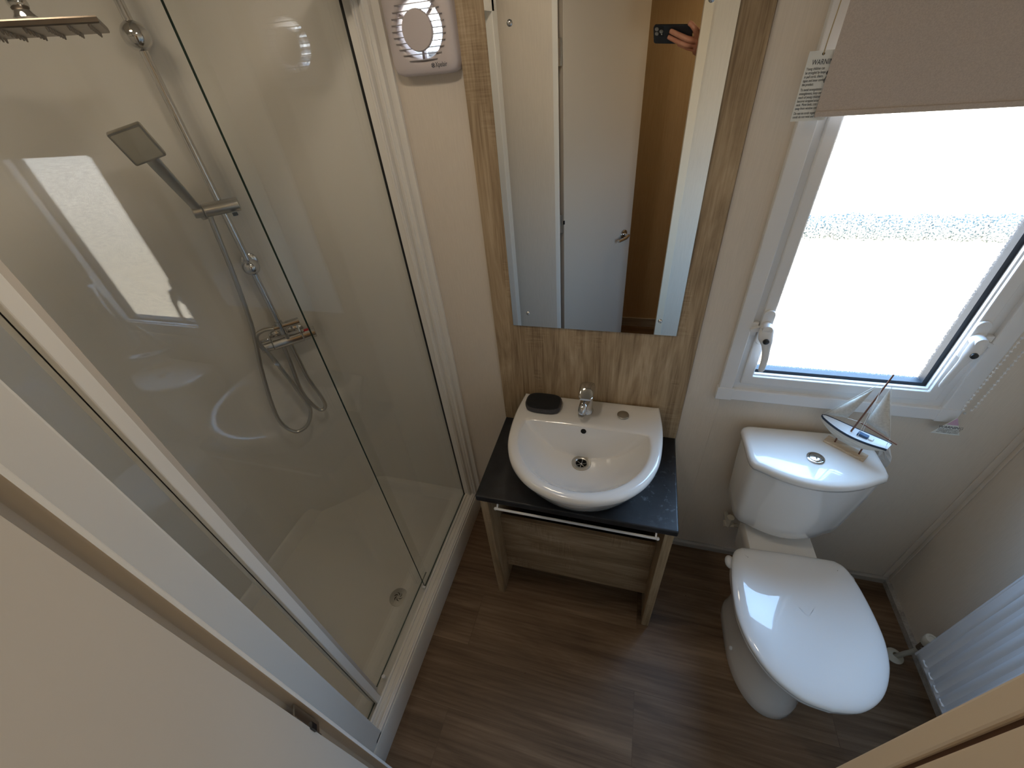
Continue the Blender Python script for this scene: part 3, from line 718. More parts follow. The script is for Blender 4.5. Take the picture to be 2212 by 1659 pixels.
# ------------------------------------------------------------------ toilet
TO = V(1.012, -0.022, 0)
toi = thing('toilet', 'white close-coupled toilet with closed lid under the window', 'toilet', TO, math.radians(2.5))
def egg(w, yb, yf, rb, n=64, ym=None):
    """plan outline: rounded back at yb, widest w, elliptical front to yf"""
    ym = ym if ym is not None else yb+(yf-yb)*0.50
    P = []
    for k in range(n):
        t = 2*PI*k/n; c, s = math.cos(t), math.sin(t)
        if s >= 0:   # back half
            P.append((w*math.copysign(abs(c)**rb, c), ym+(yb-ym)*abs(s)**rb))
        else:
            P.append((w*math.copysign(abs(c)**0.92, c), ym+(yf-ym)*abs(s)**1.0))
    return P
def lv(P, z): return [V(x, y, z) for x, y in P]
bm = nb()
loft(bm, [lv(egg(0.110, -0.19, -0.550, 0.35), 0.0), lv(egg(0.112, -0.19, -0.552, 0.35), 0.006), lv(egg(0.110, -0.19, -0.548, 0.35), 0.045), lv(egg(0.103, -0.19, -0.535, 0.38), 0.075),
          lv(egg(0.100, -0.185, -0.520, 0.4), 0.15), lv(egg(0.105, -0.18, -0.520, 0.45), 0.22), lv(egg(0.128, -0.18, -0.545, 0.5), 0.29), lv(egg(0.158, -0.19, -0.585, 0.5), 0.345), lv(egg(0.172, -0.20, -0.605, 0.5), 0.375), lv(egg(0.173, -0.20, -0.607, 0.5), 0.392), lv(egg(0.168, -0.203, -0.602, 0.5), 0.397)])
mk('pan', bm, M['ceramic'], toi, True, local=True, sharp=70)
bm = nb()
P0 = rrect(0, -0.155, 0.100, 0.085, 0.02); loft(bm, [lv(rrect(0, -0.15, 0.085, 0.09, 0.02), 0.24), lv(P0, 0.36), lv(P0, 0.400), lv(rrect(0, -0.155, 0.097, 0.082, 0.02), 0.404)]); mk('cistern_shelf', bm, M['ceramic'], toi, True, local=True)
bm = nb(); box(bm, -0.012, 0.012, -0.216, -0.210, 0.4042, 0.4046); mk('stamp_mark', bm, M['ink'], toi, local=True)
# floor bolts
for s in (-1, 1):
    bm = nb(); lathe(bm, [(0.0075, 0), (0.0075, 0.003), (0.005, 0.006), (0, 0.007)], (s*0.107, -0.385, 0.062), (s*1.0, 0, 0.35), 16); mk('bolt_cap', bm, M['upvc'], toi, True, local=True)
def lidshape(g=0.0):
    cps = [(0.0, -0.633-g), (0.066+g*.4, -0.621-g), (0.124+g*.8, -0.580-g*.6), (0.163+g, -0.518), (0.1805+g, -0.455), (0.1835+g, -0.400), (0.179+g, -0.335), (0.170+g, -0.278), (0.157+g, -0.240), (0.138+g*.6, -0.2235+g*.6), (0.112, -0.2185+g), (0.0, -0.2170+g)]
    R_ = spline([(x, y, 0) for x, y in cps], 6)
    Lh = [V(-p.x, p.y, 0) for p in reversed(R_)][1:-1]
    return [(p.x, p.y) for p in R_]+[(p.x, p.y) for p in Lh]
LS = lidshape()
def lsc(k, z, g=0.0): return [V(x*k, -0.42+(y+0.42)*k, z) for x, y in lidshape(g)]
bm = nb(); loft(bm, [lsc(0.965, 0.399), lsc(0.985, 0.402), lsc(0.985, 0.411), lsc(0.97, 0.4145)]); mk('seat', bm, M['seat'], toi, True, local=True, sharp=60)
def inset(P, d):
    n = len(P); out = []
    for i in range(n):
        a, b, c = Vector(P[i-1]), Vector(P[i]), Vector(P[(i+1) % n]); t = (c-a).normalized(); nn = Vector((-t.y, t.x))
        if nn.dot(Vector((0, -0.42))-b) < 0: nn = -nn
        out.append((b.x+nn.x*d, b.y+nn.y*d))
    return out
def shrink(P, k, z): return [V(x*k, -0.42+(y+0.42)*k, z) for x, y in P]
L4 = inset(LS, 0.040)
bm = nb(); loft(bm, [lsc(0.985, 0.416), lsc(1.0, 0.4185), lsc(1.0, 0.4250)]+[lv(inset(LS, d), z) for d, z in ((0.0008, 0.4280), (0.0028, 0.4305), (0.006, 0.4330), (0.011, 0.4354), (0.018, 0.4378), (0.028, 0.4400), (0.040, 0.4418))]+[shrink(L4, k, z) for k, z in ((0.85, 0.4436), (0.65, 0.4449), (0.4, 0.4457), (0.15, 0.4460), (0.03, 0.4460))]); mk('lid', bm, M['seat'], toi, True, local=True, sharp=80)
for s in (-1, 1):
    bm = nb(); ball(bm, (s*0.168, -0.262, 0.402), 0.018, 16, 10, (0.8, 1.25, 0.7)); mk('hinge', bm, M['upvc'], toi, True, local=True)
# cistern
def cist(w, yb, ys, yf, r=0.02, n=10):
    P = [(-w, yb), (w, yb)]
    P = []
    for k in range(5): a = PI/2*(k/4); P.append((w-r+r*math.sin(a), yb-r+r*math.cos(a)))
    P.append((w, ys+r*1.2))
    for k in range(1, 4): a = PI/2*(k/3); P.append((w-r*0.9*(1-math.cos(a)), ys+r*1.2-r*1.5*math.sin(a)))
    for k in range(1, 2*n):
        x = (w-r)*(1-k/n); P.append((x, ys-r*0.3+(yf-ys+r*0.3)*(1-(x/(w-r))**2)))
    for k in range(3, 0, -1): a = PI/2*(k/3); P.append((-w+r*0.9*(1-math.cos(a)), ys+r*1.2-r*1.5*math.sin(a)))
    P.append((-w, ys+r*1.2))
    for k in range(4, -1, -1): a = PI/2*(k/4); P.append((-w+r-r*math.sin(a), yb-r+r*math.cos(a)))
    return P
bm = nb()
loft(bm, [lv(cist(0.120, 0.0, -0.105, -0.150, 0.03), 0.432), lv(cist(0.139, 0.0, -0.128, -0.172, 0.03), 0.440), lv(cist(0.149, 0.0, -0.138, -0.184, 0.03), 0.462), lv(cist(0.155, 0.0, -0.142, -0.190, 0.028), 0.51), lv(cist(0.165, 0.0, -0.148, -0.202, 0.024), 0.66), lv(cist(0.168, 0.0, -0.150, -0.205, 0.022), 0.735)])
mk('cistern', bm, M['ceramic'], toi, True, local=True, sharp=60)
bm = nb()
loft(bm, [lv(cist(0.168, 0.0, -0.150, -0.205, 0.022), 0.7355), lv(cist(0.173, 0.003, -0.155, -0.211, 0.022), 0.738), lv(cist(0.1745, 0.003, -0.1565, -0.2125, 0.022), 0.748), lv(cist(0.173, 0.002, -0.155, -0.211, 0.022), 0.757), lv(cist(0.168, -0.002, -0.150, -0.205, 0.022), 0.7625), lv(cist(0.158, -0.008, -0.140, -0.193, 0.022), 0.7645), lv(cist(0.10, -0.03, -0.11, -0.15, 0.022), 0.7655)])
mk('cistern_lid', bm, M['ceramic'], toi, True, local=True, sharp=80)
bm = nb(); lathe(bm, [(0.0225, 0), (0.0225, 0.003), (0.0195, 0.0045), (0.0175, 0.0045), (0.0165, 0.003)], (0.0, -0.115, 0.7653), (0, 0, 1), 36, False, True); fb = mk('flush_button', bm, M['chrome'], toi, True, local=True)
bm = nb(); lathe(bm, [(0.016, 0.0), (0.016, 0.003), (0.012, 0.0044), (0.0, 0.005)], (0.0, -0.115, 0.768), (0, 0, 1), 30); mk('push_cap', bm, M['chrome'], fb, True, local=True)
bm = nb(); lathe(bm, [(0.004, 0), (0.004, 0.012), (0.0, 0.013)], (0.163, -0.10, 0.55), (1, 0, 0), 12); mk('side_bolt', bm, M['upvc'], toi, True, local=True)
# water supply with isolating valve
sv = thing('supply_valve', 'white plastic water pipe and isolating valve below the cistern', 'valve', (0.905, -0.04, 0.27))
bm = nb(); tube(bm, [(0.905, -0.001, 0.268), (0.905, -0.05, 0.268)], 0.008, 12); tube(bm, spline([(0.900, -0.05, 0.268), (0.92, -0.05, 0.268), (0.96, -0.05, 0.268), (0.975, -0.05, 0.33), (0.965, -0.05, 0.42)], 5), 0.008, 12); mk('pipe', bm, M['pipe'], sv, True)
bm = nb(); cyl(bm, (0.908, -0.05, 0.262), (0.908, -0.05, 0.31), 0.013, seg=8); cyl(bm, (0.892, -0.05, 0.268), (0.925, -0.05, 0.268), 0.012, seg=8); mk('nut', bm, M['valvew'], sv)
# crumpled wrap behind the cistern corner
bm = nb(); random.seed(11)
rows = []
for i in range(9):
    z = 0.765-0.018*i+0.006*random.random()
    rows.append([V(1.205+0.004*i*0.6+0.026*(k/5)+0.006*random.uniform(-1, 1), -0.030-0.055*(k/5)*0.5+0.012*random.uniform(-1, 1), z+0.007*random.uniform(-1, 1)) for k in range(6)])
loft(bm, rows, False, False, False)
o = mk('plastic_wrap', bm, M['bag'], None, False); tag(o, 'crumpled clear plastic hanging behind the cistern corner', 'plastic bag')
sm = o.modifiers.new('thick', 'SOLIDIFY'); sm.thickness = 0.0006

# ------------------------------------------------------------------ model sailing boat on the cistern
BU = V(0.78, -0.625, 0).normalized(); BV = V(0.625, 0.78, 0).normalized(); BO = V(1.104, -0.084, 0.7655)
def bp_(u, v, z): return BO+BU*u+BV*v+V(0, 0, z)
boat = thing('model_sailboat', 'small white and navy wooden sailing boat model standing on the cistern lid', 'model boat', tuple(BO))
bm = nb(); loft(bm, [[bp_(-0.052, -0.015, z), bp_(0.052, -0.015, z), bp_(0.052, 0.015, z), bp_(-0.052, 0.015, z)] for z in (0.0003, 0.0075)]); st = mk('stand', bm, M['standw'], boat, bevel=0.0008)
for u in (-0.029, 0.033):
    bm = nb(); cyl(bm, bp_(u, 0, 0.007), bp_(u, 0, 0.040), 0.0022, seg=10); mk('peg', bm, M['spar'], st, True)
def hull_ring(u, zt, n=13):
    t = (u+0.088)/0.167
    w_ = 0.0225*math.sin(PI*min(1, (t*0.80+0.02)))**0.62 if t > 0 else 0.0004
    w_ = max(w_, 0.0006); dep = 0.042*math.sin(PI*min(1, t*0.88+0.06))**0.8+0.002
    return [bp_(u, w_*math.cos(a), zt-dep*math.sin(a)**1.0) for a in [PI*k/(n-1) for k in range(n)]]
us = [-0.088+0.167*k/22 for k in range(23)]
def zt_(u): t = (u+0.088)/0.167; return 0.0745-0.008*math.sin(PI*min(1, t*1.05))**1.0
bm = nb(); loft(bm, [hull_ring(u, zt_(u)) for u in us]); mk('hull', bm, M['hull'], boat, True, sharp=50)
bm = nb()
for s in (1, -1):
    P = []
    for u in us:
        r = hull_ring(u, zt_(u)); p = r[0] if s > 0 else r[-1]; P.append(p)
    loft(bm, [[p+V(0, 0, 0.0015)+BV*s*0.0008, p+V(0, 0, 0.0015)-BV*s*0.001, p-V(0, 0, 0.0045)-BV*s*0.0002, p-V(0, 0, 0.0045)+BV*s*0.0010] for p in P])
mk('gunwale', bm, M['navy'], boat)
bm = nb(); loft(bm, [[hull_ring(u, zt_(u))[0]+V(0, 0, 0.0002)-BV*0.0006, hull_ring(u, zt_(u))[-1]+V(0, 0, 0.0002)+BV*0.0006] for u in us], False, False, False); mk('deck', bm, M['deckw'], boat)
def bbox(bm, u0, u1, v0, v1, z0, z1): loft(bm, [[bp_(u0, v0, z), bp_(u1, v0, z), bp_(u1, v1, z), bp_(u0, v1, z)] for z in (z0, z1)])
bm = nb(); bbox(bm, 0.006, 0.031, -0.006, 0.006, 0.066, 0.076); mk('cabin', bm, M['bluebox'], boat, bevel=0.0008)
bm = nb(); bbox(bm, 0.033, 0.043, -0.006, 0.006, 0.066, 0.074); mk('cockpit_box', bm, M['deckw'], boat, bevel=0.0008)
bm = nb(); cyl(bm, bp_(-0.009, 0, 0.064), bp_(0.006, 0, 0.277), 0.0024, 0.0019, 10); mk('mast', bm, M['spar'], boat, True)
bm = nb(); cyl(bm, bp_(0.000, 0, 0.1065), bp_(0.089, 0, 0.0915), 0.0018, seg=10); mk('boom', bm, M['spar'], boat, True)
def sail(name, pts, belly):
    a, b, c = [bp_(*p) for p in pts]; bm = nb(); N = 8; g = {}
    for i in range(N+1):
        for j in range(N+1-i):
            u, v = i/N, j/N; w_ = 1-u-v; p = a*w_+b*u+c*v+BV*belly*27*u*v*w_
            g[i, j] = bm.verts.new(p)
    for i in range(N):
        for j in range(N-i):
            bm.faces.new((g[i, j], g[i+1, j], g[i, j+1]))
            if i+j < N-1: bm.faces.new((g[i+1, j], g[i+1, j+1], g[i, j+1]))
    o = mk(name, bm, M['sail'], boat, True); s = o.modifiers.new('thick', 'SOLIDIFY'); s.thickness = 0.0005
sail('jib', [(-0.012, 0, 0.222), (-0.083, 0, 0.082), (-0.031, 0, 0.102)], -0.006)
sail('mainsail', [(0.0145, 0, 0.236), (0.008, 0, 0.116), (0.070, 0, 0.101)], -0.006)
bm = nb()
for a, b in (((-0.086, 0, 0.078), (-0.010, 0, 0.235)), ((-0.031, 0, 0.102), (0.002, 0, 0.108)), ((0.0145, 0, 0.245), (0.077, 0, 0.082)), ((0.0, 0, 0.235), (0.012, 0.018, 0.070)), ((0.0, 0, 0.235), (0.012, -0.018, 0.070)), ((0.070, 0, 0.098), (0.072, 0, 0.076))):
    cyl(bm, bp_(*a), bp_(*b), 0.00055, seg=6)
mk('rigging', bm, M['thread'], boat, True)

for i, (x, y, r_, lab) in enumerate(((0.233, -0.639, 0.0035, 'small dark crumb on the open floor in front of the washstand'), (0.739, -0.177, 0.003, 'tiny dark crumb on the floor between washstand and toilet, nearer the wall'), (0.792, -0.230, 0.0028, 'tiny dark crumb on the floor between washstand and toilet, nearer the toilet'))):
    bm = nb(); ball(bm, (x, y, 0.0014), r_, 8, 5, (1.0, 0.7, 0.4)); o = mk('crumb', bm, M['brown'], None, True); tag(o, lab, 'crumb', 'crumbs on the floor')

# ------------------------------------------------------------------ radiator and its valve
RX = 1.452
rad = thing('radiator', 'white convector panel radiator on the right wall', 'radiator', (1.49, -0.66, 0.15))
bm = nb(); Y0, Y1 = -0.332, -0.985; N = 20
P = []
for k in range(N*8+1):
    y = Y0+(Y1-Y0)*k/(N*8); ph = (k % 8)/8
    e_ = 0 if (k < 6 or k > N*8-6) else 0.008*(0.5-0.5*math.cos(2*PI*ph))
    P.append((RX+e_, y))
zs = [0.140, 0.150, 0.165, 0.815, 0.83, 0.84]
rows = []
for zi, z in enumerate(zs):
    f = [0, 0, 1, 1, 0, 0][zi]
    rows.append([V((RX+(x-RX)*f) if zi not in (0, 5) else RX+0.004, y, z) for x, y in P])
loft(bm, rows, False, False, False)
box(bm, RX+0.006, RX+0.022, Y1, Y0, 0.140, 0.84)
pnl = mk('front_panel', bm, M['rad'], rad, True, sharp=30)
bm = nb(); box(bm, 1.500, 1.512, Y1, Y0, 0.140, 0.84); mk('back_panel', bm, M['rad'], rad, bevel=0.003)
bm = nb()
for k in range(40): y = Y0-0.02-k*0.0155; box(bm, RX+0.022, 1.500, y-0.0008, y+0.0008, 0.16, 0.82)
mk('convector_fins', bm, M['rad'], rad)
for y in (-0.42, -0.90):
    bm = nb(); box(bm, 1.508, XR, y, y+0.02, 0.30, 0.52); mk('wall_bracket', bm, M['rad'], rad)
for k in range(5):
    y = Y0-0.03-k*0.034
    bm = nb(); box(bm, RX-0.0018, RX+0.004, y-0.012, y+0.008, 0.158, 0.165); mk('rib_end', bm, M['upvc'], pnl, bevel=0.0008)
bm = nb(); box(bm, RX-0.001, RX+0.060, Y0-0.0005, Y0+0.006, 0.137, 0.84); mk('side_rim', bm, M['rad'], rad, bevel=0.002)
rv = thing('radiator_valve', 'cream thermostatic radiator valve with pipe and floor collar', 'radiator valve', (1.475, -0.29, 0.0))
bm = nb(); lathe(bm, [(0.013, 0), (0.017, 0.006), (0.017, 0.034), (0.0155, 0.038), (0.009, 0.039), (0.008, 0.037), (0, 0.037)], (1.480, -0.300, 0.163), (0, 0, 1), 24); mk('cap', bm, M['valvew'], rv, True)
bm = nb(); cyl(bm, (1.480, -0.300, 0.125), (1.480, -0.300, 0.165), 0.010, seg=16); cyl(bm, (1.480, -0.298, 0.142), (1.480, -0.332, 0.142), 0.009, seg=16); cyl(bm, (1.480, -0.315, 0.142), (1.480, -0.327, 0.142), 0.0135, seg=6); mk('valve_body', bm, M['chrome'], rv, True)
bm = nb(); tube(bm, spline([(1.480, -0.300, 0.128), (1.479, -0.298, 0.09), (1.474, -0.292, 0.05), (1.470, -0.286, 0.0)], 5), 0.0075, 14); mk('pipe', bm, M['pipe'], rv, True)
bm = nb(); lathe(bm, [(0.026, 0.0003), (0.026, 0.003), (0.020, 0.008), (0.012, 0.011), (0.0082, 0.012)], (1.468, -0.284, 0), (0, 0, 1), 28, True, False); mk('floor_collar', bm, M['valvew'], rv, True)

# ------------------------------------------------------------------ shower: liner, tray, screen
XL = -0.945; XG = -0.200
def liner_plan():
    P = [V(-0.16, -0.006, 0), V(-0.60, -0.006, 0)]
    P += spline([(-0.60, -0.006, 0), (-0.665, -0.012, 0), (-0.715, -0.045, 0), (-0.80, -0.130, 0), (-0.885, -0.215, 0), (-0.918, -0.265, 0), (-0.925, -0.33, 0)], 6)[1:]
    P += [V(-0.925, -0.92, 0), V(-0.915, -0.975, 0), V(-0.88, -1.0, 0), V(-0.16, -1.0, 0)]
    return P
LP = liner_plan()
bm = nb(); loft(bm, [[V(p.x, p.y, z) for p in LP] for z in (0.044, 0.15, 2.10, 2.125)], False, False, False)
loft(bm, [[V(p.x*1.0-0.012*(1 if p.x < -0.7 else 0), p.y+(0.004 if p.y > -0.5 else -0.012), z) for p in LP] for z in (0.044, 2.125)], False, False, False)
struct('wall_shower', bm, M['liner'], smooth=True, label='smooth cream moulded shower lining')
# tray
tr = thing('shower_tray', 'cream acrylic shower tray with raised front edge', 'shower tray', (-0.54, -0.5, 0))
def trp(x0, x1, y0, y1, r, z): return [V(x, y, z) for x, y in rrect((x0+x1)/2, (y0+y1)/2, (x1-x0)/2, (y1-y0)/2, r)]
bm = nb()
loft(bm, [trp(-0.944, -0.147, -1.005, -0.001, 0.004, 0.0), trp(-0.944, -0.143, -1.005, -0.001, 0.004, 0.112), trp(-0.944, -0.147, -1.005, -0.001, 0.004, 0.120),
          trp(-0.925, -0.205, -0.985, -0.02, 0.03, 0.120), trp(-0.915, -0.235, -0.975, -0.03, 0.04, 0.112), trp(-0.905, -0.255, -0.955, -0.04, 0.05, 0.082), trp(-0.895, -0.285, -0.935, -0.055, 0.06, 0.056), trp(-0.86, -0.31, -0.90, -0.09, 0.06, 0.050), trp(-0.6, -0.5, -0.6, -0.4, 0.03, 0.048)])
mk('tray_body', bm, M['tray'], tr, True, sharp=50)
bm = nb(); lathe(bm, [(0.037, 0.001), (0.036, 0.003), (0.030, 0.0038), (0.0, 0.0042)], (-0.325, -0.516, 0.0495), (0, 0, 1), 40); dr = mk('drain_cover', bm, M['chrome_soft'], tr, True)
bm = nb()
for k in range(6):
    a0 = k*PI/3
    pts = []
    for q in range(7):
        t = q/6; r_ = 0.006+0.012*t; a = a0+1.15*t; pts.append((V(-0.325+r_*math.cos(a), -0.516+r_*math.sin(a), 0.0541), 0.0004+0.0024*math.sin(PI*min(1, t*0.9+0.1))))
    loft(bm, [[p+V(-math.sin(a0+1.15*i/6)*w_*0+math.cos(a0+1.15*i/6)*w_, math.sin(a0+1.15*i/6)*w_, z_) for w_, z_ in ((w, 0), (-w, 0), (-w, -0.002), (w, -0.002))] for i, (p, w) in enumerate(pts)])
mk('drain_slots', bm, M['void'], dr)
# screen
scn = thing('shower_screen', 'white framed glass shower screen with sliding door', 'shower screen', (-0.19, -0.5, 0.12))
Z0, Z1 = 0.120, 1.862
bm = nb(); box(bm, -0.196, -0.150, -0.96, -0.02, Z0, Z0+0.012); box(bm, -0.162, -0.156, -0.96, -0.02, Z0+0.012, Z0+0.017); box(bm, -0.193, -0.186, -0.96, -0.02, Z0+0.012, Z0+0.022); box(bm, -0.176, -0.171, -0.96, -0.02, Z0+0.012, Z0+0.016)
mk('bottom_rail', bm, M['trim'], scn, bevel=0.0012)
bm = nb(); box(bm, -0.225, -0.150, -0.96, -0.02, Z1, Z1+0.045); mk('top_rail', bm, M['trim'], scn, bevel=0.002)
bm = nb()
box(bm, -0.197, -0.168, -0.040, -0.0005, Z0+0.001, Z1+0.045); box(bm, -0.168, -0.145, -0.026, -0.0005, Z0+0.001, Z1+0.045); box(bm, -0.178, -0.172, -0.044, -0.038, Z0+0.001, Z1); box(bm, -0.160, -0.155, -0.030, -0.024, Z0+0.001, Z1+0.045); box(bm, -0.145, -0.126, -0.012, -0.0005, 0.10, Z1+0.045)
mk('wall_profile', bm, M['trim'], scn, bevel=0.0015)
bm = nb(); box(bm, -0.204, -0.1975, -0.0385, -0.033, Z0+0.01, Z1); mk('seal', bm, M['black'], scn)
bm = nb(); box(bm, -0.235, -0.150, -0.995, -0.930, Z0+0.001, Z1+0.045); mk('end_post', bm, M['trim'], scn, bevel=0.003)
def pane(name, x, y0, y1, z0, z1, th=0.005, par=None, edge=True):
    bm = nb(); box(bm, x-th, x, y0, y1, z0, z1)
    bm.faces.ensure_lookup_table()
    for f in bm.faces:
        c = f.calc_center_median()
        f.material_index = 0 if abs(c.x-x) < 1e-5 or abs(c.x-(x-th)) < 1e-5 or (not edge and c.y > y1-1e-4) else 1
    return mk(name, bm, [M['glass'], M['glass_edge']], par or scn)
pane('fixed_glass', XG+0.0, -0.484, -0.038, Z0+0.012, Z1)
sdr = pane('sliding_door', XG-0.018, -0.852, -0.430, Z0+0.016, Z1, edge=False)
bm = nb(); box(bm, -0.230, -0.190, -0.871, -0.851, Z0+0.013, Z1); mk('stile', bm, M['trim'], sdr, bevel=0.002)
bm = nb(); box(bm, -0.226, -0.214, -0.851, -0.833, Z0+0.016, Z1); mk('inner_stile', bm, M['fawn'], sdr, bevel=0.001)
pane('side_glass', XG-0.004, -0.931, -0.871, Z0+0.012, Z1)
bm = nb(); box(bm, -0.210, -0.196, -0.492, -0.484, Z0+0.010, Z0+0.020); mk('glass_clip', bm, M['upvc'], scn, bevel=0.001)
bm = nb(); tube(bm, [(-0.208, -0.80, Z0+0.016), (-0.208, -0.80, Z0+0.03)], 0.006, 12); mk('roller', bm, M['upvc'], sdr, True)

# ------------------------------------------------------------------ shower fittings on the angled corner
W0 = V(-0.76, -0.09, 0); SN = V(1, -1, 0).normalized(); SS = V(1, 1, 0).normalized()
def dg(s, d, z): return W0+SS*s+SN*d+V(0, 0, z)
RS = 0.018
rail = thing('shower_riser', 'chrome shower riser rail with square rain head in the angled corner', 'shower rail', tuple(dg(RS, 0.07, 1.06)))
bm = nb(); cyl(bm, dg(RS, 0.07, 1.075), dg(RS, 0.07, 2.04), 0.0095, seg=24)
arm = V(0.133, -0.297, 0).normalized(); RP = dg(RS, 0.07, 0)
tube(bm, spline([RP+V(0, 0, 2.035), RP+V(0, 0, 2.06)+arm*0.008, RP+V(0, 0, 2.07)+arm*0.04, RP+V(0, 0, 2.065)+arm*0.27, RP+V(0, 0, 2.045)+arm*0.316, RP+V(0, 0, 2.01)+arm*0.325], 6), 0.0095, 20)
cyl(bm, RP+arm*0.325+V(0, 0, 2.012), RP+arm*0.325+V(0, 0, 1.88), 0.0095, seg=20)
mk('rail', bm, M['chrome'], rail, True)
HC = RP+arm*0.325
bm = nb()
lathe(bm, [(0.0165, 0), (0.0165, 0.012), (0.013, 0.016), (0.011, 0.022)], HC+V(0, 0, 1.845), (0, 0, 1)); ball(bm, HC+V(0, 0, 1.874), 0.014); mk('swivel_joint', bm, M['chrome'], rail, True)
arm = V(math.cos(0.86), math.sin(0.86), 0); ap = V(-arm.y, arm.x, 0)
bm = nb(); loft(bm, [[HC+arm*a*k+ap*b*k+V(0, 0, z) for a, b in ((-.1, -.1), (.1, -.1), (.1, .1), (-.1, .1))] for z, k in ((1.837, 0.985), (1.839, 1.0), (1.845, 1.0), (1.847, 0.985))]); rh = mk('rain_head', bm, M['steel'], rail)
for i in range(-3, 4):
    for j in range(-3, 4):
        bm = nb()
        c0 = HC+arm*i*0.028+ap*j*0.028+V(0, 0, 1.8375); lathe(bm, [(0.0026, 0), (0.0012, -0.007)], c0, (0, 0, 1), 8); mk('nozzle', bm, M['steel'], rh)
for z, br in ((1.842, 0.029), (1.282, 0.0255)):
    bm = nb(); ball(bm, dg(RS, 0.07, z), br, 24, 16); cyl(bm, dg(RS, 0.07, z), dg(RS, 0.002, z), 0.011, seg=20); lathe(bm, [(0.024, 0.0), (0.024, 0.006), (0.018, 0.010)], dg(RS, 0.001, z), SN, 28); mk('wall_bracket', bm, M['chrome'], rail, True)
bm = nb(); a_, b_ = dg(-0.026, 0.082, 1.465), dg(0.064, 0.072, 1.463); cyl(bm, a_, b_, 0.0185, seg=28); mk('slider', bm, M['chrome_soft'], rail, True, bevel=0.002)
bm = nb(); cyl(bm, dg(-0.052, 0.084, 1.466), dg(-0.027, 0.082, 1.465), 0.0165, seg=24); mk('head_holder', bm, M['chrome_soft'], rail, True, bevel=0.002)
bm = nb(); lathe(bm, [(0.007, 0), (0.007, 0.008), (0, 0.009)], dg(0.045, 0.090, 1.446), V(0, 0, -1), 14); mk('lock_button', bm, M['black'], rail, True)
# hand shower
hs = thing('hand_shower', 'square chrome hand shower head resting in the rail holder', 'hand shower', tuple(dg(-0.04, 0.09, 1.47)))
h0, h1 = dg(-0.036, 0.088, 1.470), dg(-0.068, 0.150, 1.612)
hd = (h1-h0).normalized(); hx = SS.copy(); hx = (hx-hd*hx.dot(hd)).normalized(); hn = hd.cross(hx).normalized()
if hn.dot(SN) < 0: hn = -hn
bm = nb(); loft(bm, [[h0.lerp(h1, t)+hx*w_*c+hn*0.006*s for c, s in ((1, .6), (.6, 1), (-.6, 1), (-1, .6), (-1, -.6), (-.6, -1), (.6, -1), (1, -.6))] for t, w_ in ((-0.18, 0.009), (0, 0.0105), (0.5, 0.0130), (1.0, 0.0150))]); mk('grip', bm, M['chrome_soft'], hs, True)
hc = h1+hd*0.040+hn*0.006
bm = nb(); P = rrect(0, 0, 0.037, 0.040, 0.004, 3)
loft(bm, [[hc+hx*x*k+hd*y*k+hn*z for x, y in P] for z, k in ((-0.008, 0.94), (-0.005, 1.0), (0.004, 1.0), (0.006, 0.98))]); hh = mk('head', bm, M['chrome_soft'], hs, True, sharp=30)
bm = nb(); P2 = rrect(0, 0, 0.032, 0.035, 0.003, 3); loft(bm, [[hc+hx*x+hd*y+hn*z for x, y in P2] for z in (0.0055, 0.0070)]); mk('spray_face', bm, M['pipe'], hh)
# mixer valve
mv = thing('shower_valve', 'chrome thermostatic bar valve below the riser rail', 'shower valve', tuple(dg(0.02, 0.05, 1.0)))
bm = nb(); cyl(bm, dg(-0.030, 0.05, 1.000), dg(0.070, 0.05, 1.000), 0.0225, seg=28); mk('body', bm, M['chrome'], mv, True, bevel=0.002)
bm = nb(); cyl(bm, dg(-0.070, 0.05, 1.000), dg(-0.0315, 0.05, 1.000), 0.021, seg=28); loft(bm, [[dg(s, 0.05, z_)+SN*n_ for s, z_, n_ in ((-0.066, 1.000, -.004), (-0.036, 1.000, -.004), (-0.036, 1.0, .004), (-0.066, 1.0, .004))], [dg(s, 0.05, z_)+SN*n_ for s, z_, n_ in ((-0.066, 1.028, -.004), (-0.036, 1.028, -.004), (-0.036, 1.028, .004), (-0.066, 1.028, .004))]]); mk('flow_knob', bm, M['chrome'], mv, True, bevel=0.0015)
bm = nb(); cyl(bm, dg(0.0715, 0.05, 1.000), dg(0.115, 0.05, 1.000), 0.0205, seg=28); kn = mk('temperature_knob', bm, M['chrome'], mv, True, bevel=0.002)
bm = nb(); loft(bm, [[dg(s, 0.05, 1.0)+SN*0.012+V(0, 0, z_) for s in (0.080, 0.096)]+[dg(s, 0.05, 1.0)+SN*0.004+V(0, 0, z_) for s in (0.096, 0.080)] for z_ in (0.012, 0.0222)]); mk('safety_stop', bm, M['red'], kn, bevel=0.001, label='small red stop button')
for s in (-0.012, 0.054):
    bm = nb(); cyl(bm, dg(s, 0.05, 1.000), dg(s, 0.0, 1.000), 0.012, seg=16); lathe(bm, [(0.028, 0), (0.028, 0.005), (0.016, 0.012)], dg(s, 0.001, 1.0), SN, 28); mk('wall_elbow', bm, M['chrome'], mv, True)
# diverter at the rail foot
dv = thing('shower_diverter', 'small chrome diverter at the foot of the riser rail', 'diverter', tuple(dg(RS, 0.07, 1.06)))
bm = nb(); cyl(bm, dg(RS, 0.07, 1.085), dg(RS, 0.07, 1.038), 0.0125, seg=20); cyl(bm, dg(RS-0.022, 0.072, 1.066), dg(RS+0.02, 0.07, 1.066), 0.011, seg=20); mk('body', bm, M['chrome'], dv, True)
bm = nb(); cyl(bm, dg(RS+0.020, 0.07, 1.066), dg(RS+0.062, 0.07, 1.066), 0.0125, seg=20); cyl(bm, dg(RS+0.050, 0.072, 1.058), dg(RS+0.050, 0.078, 1.030), 0.003, seg=10); mk('turn_knob', bm, M['chrome'], dv, True)
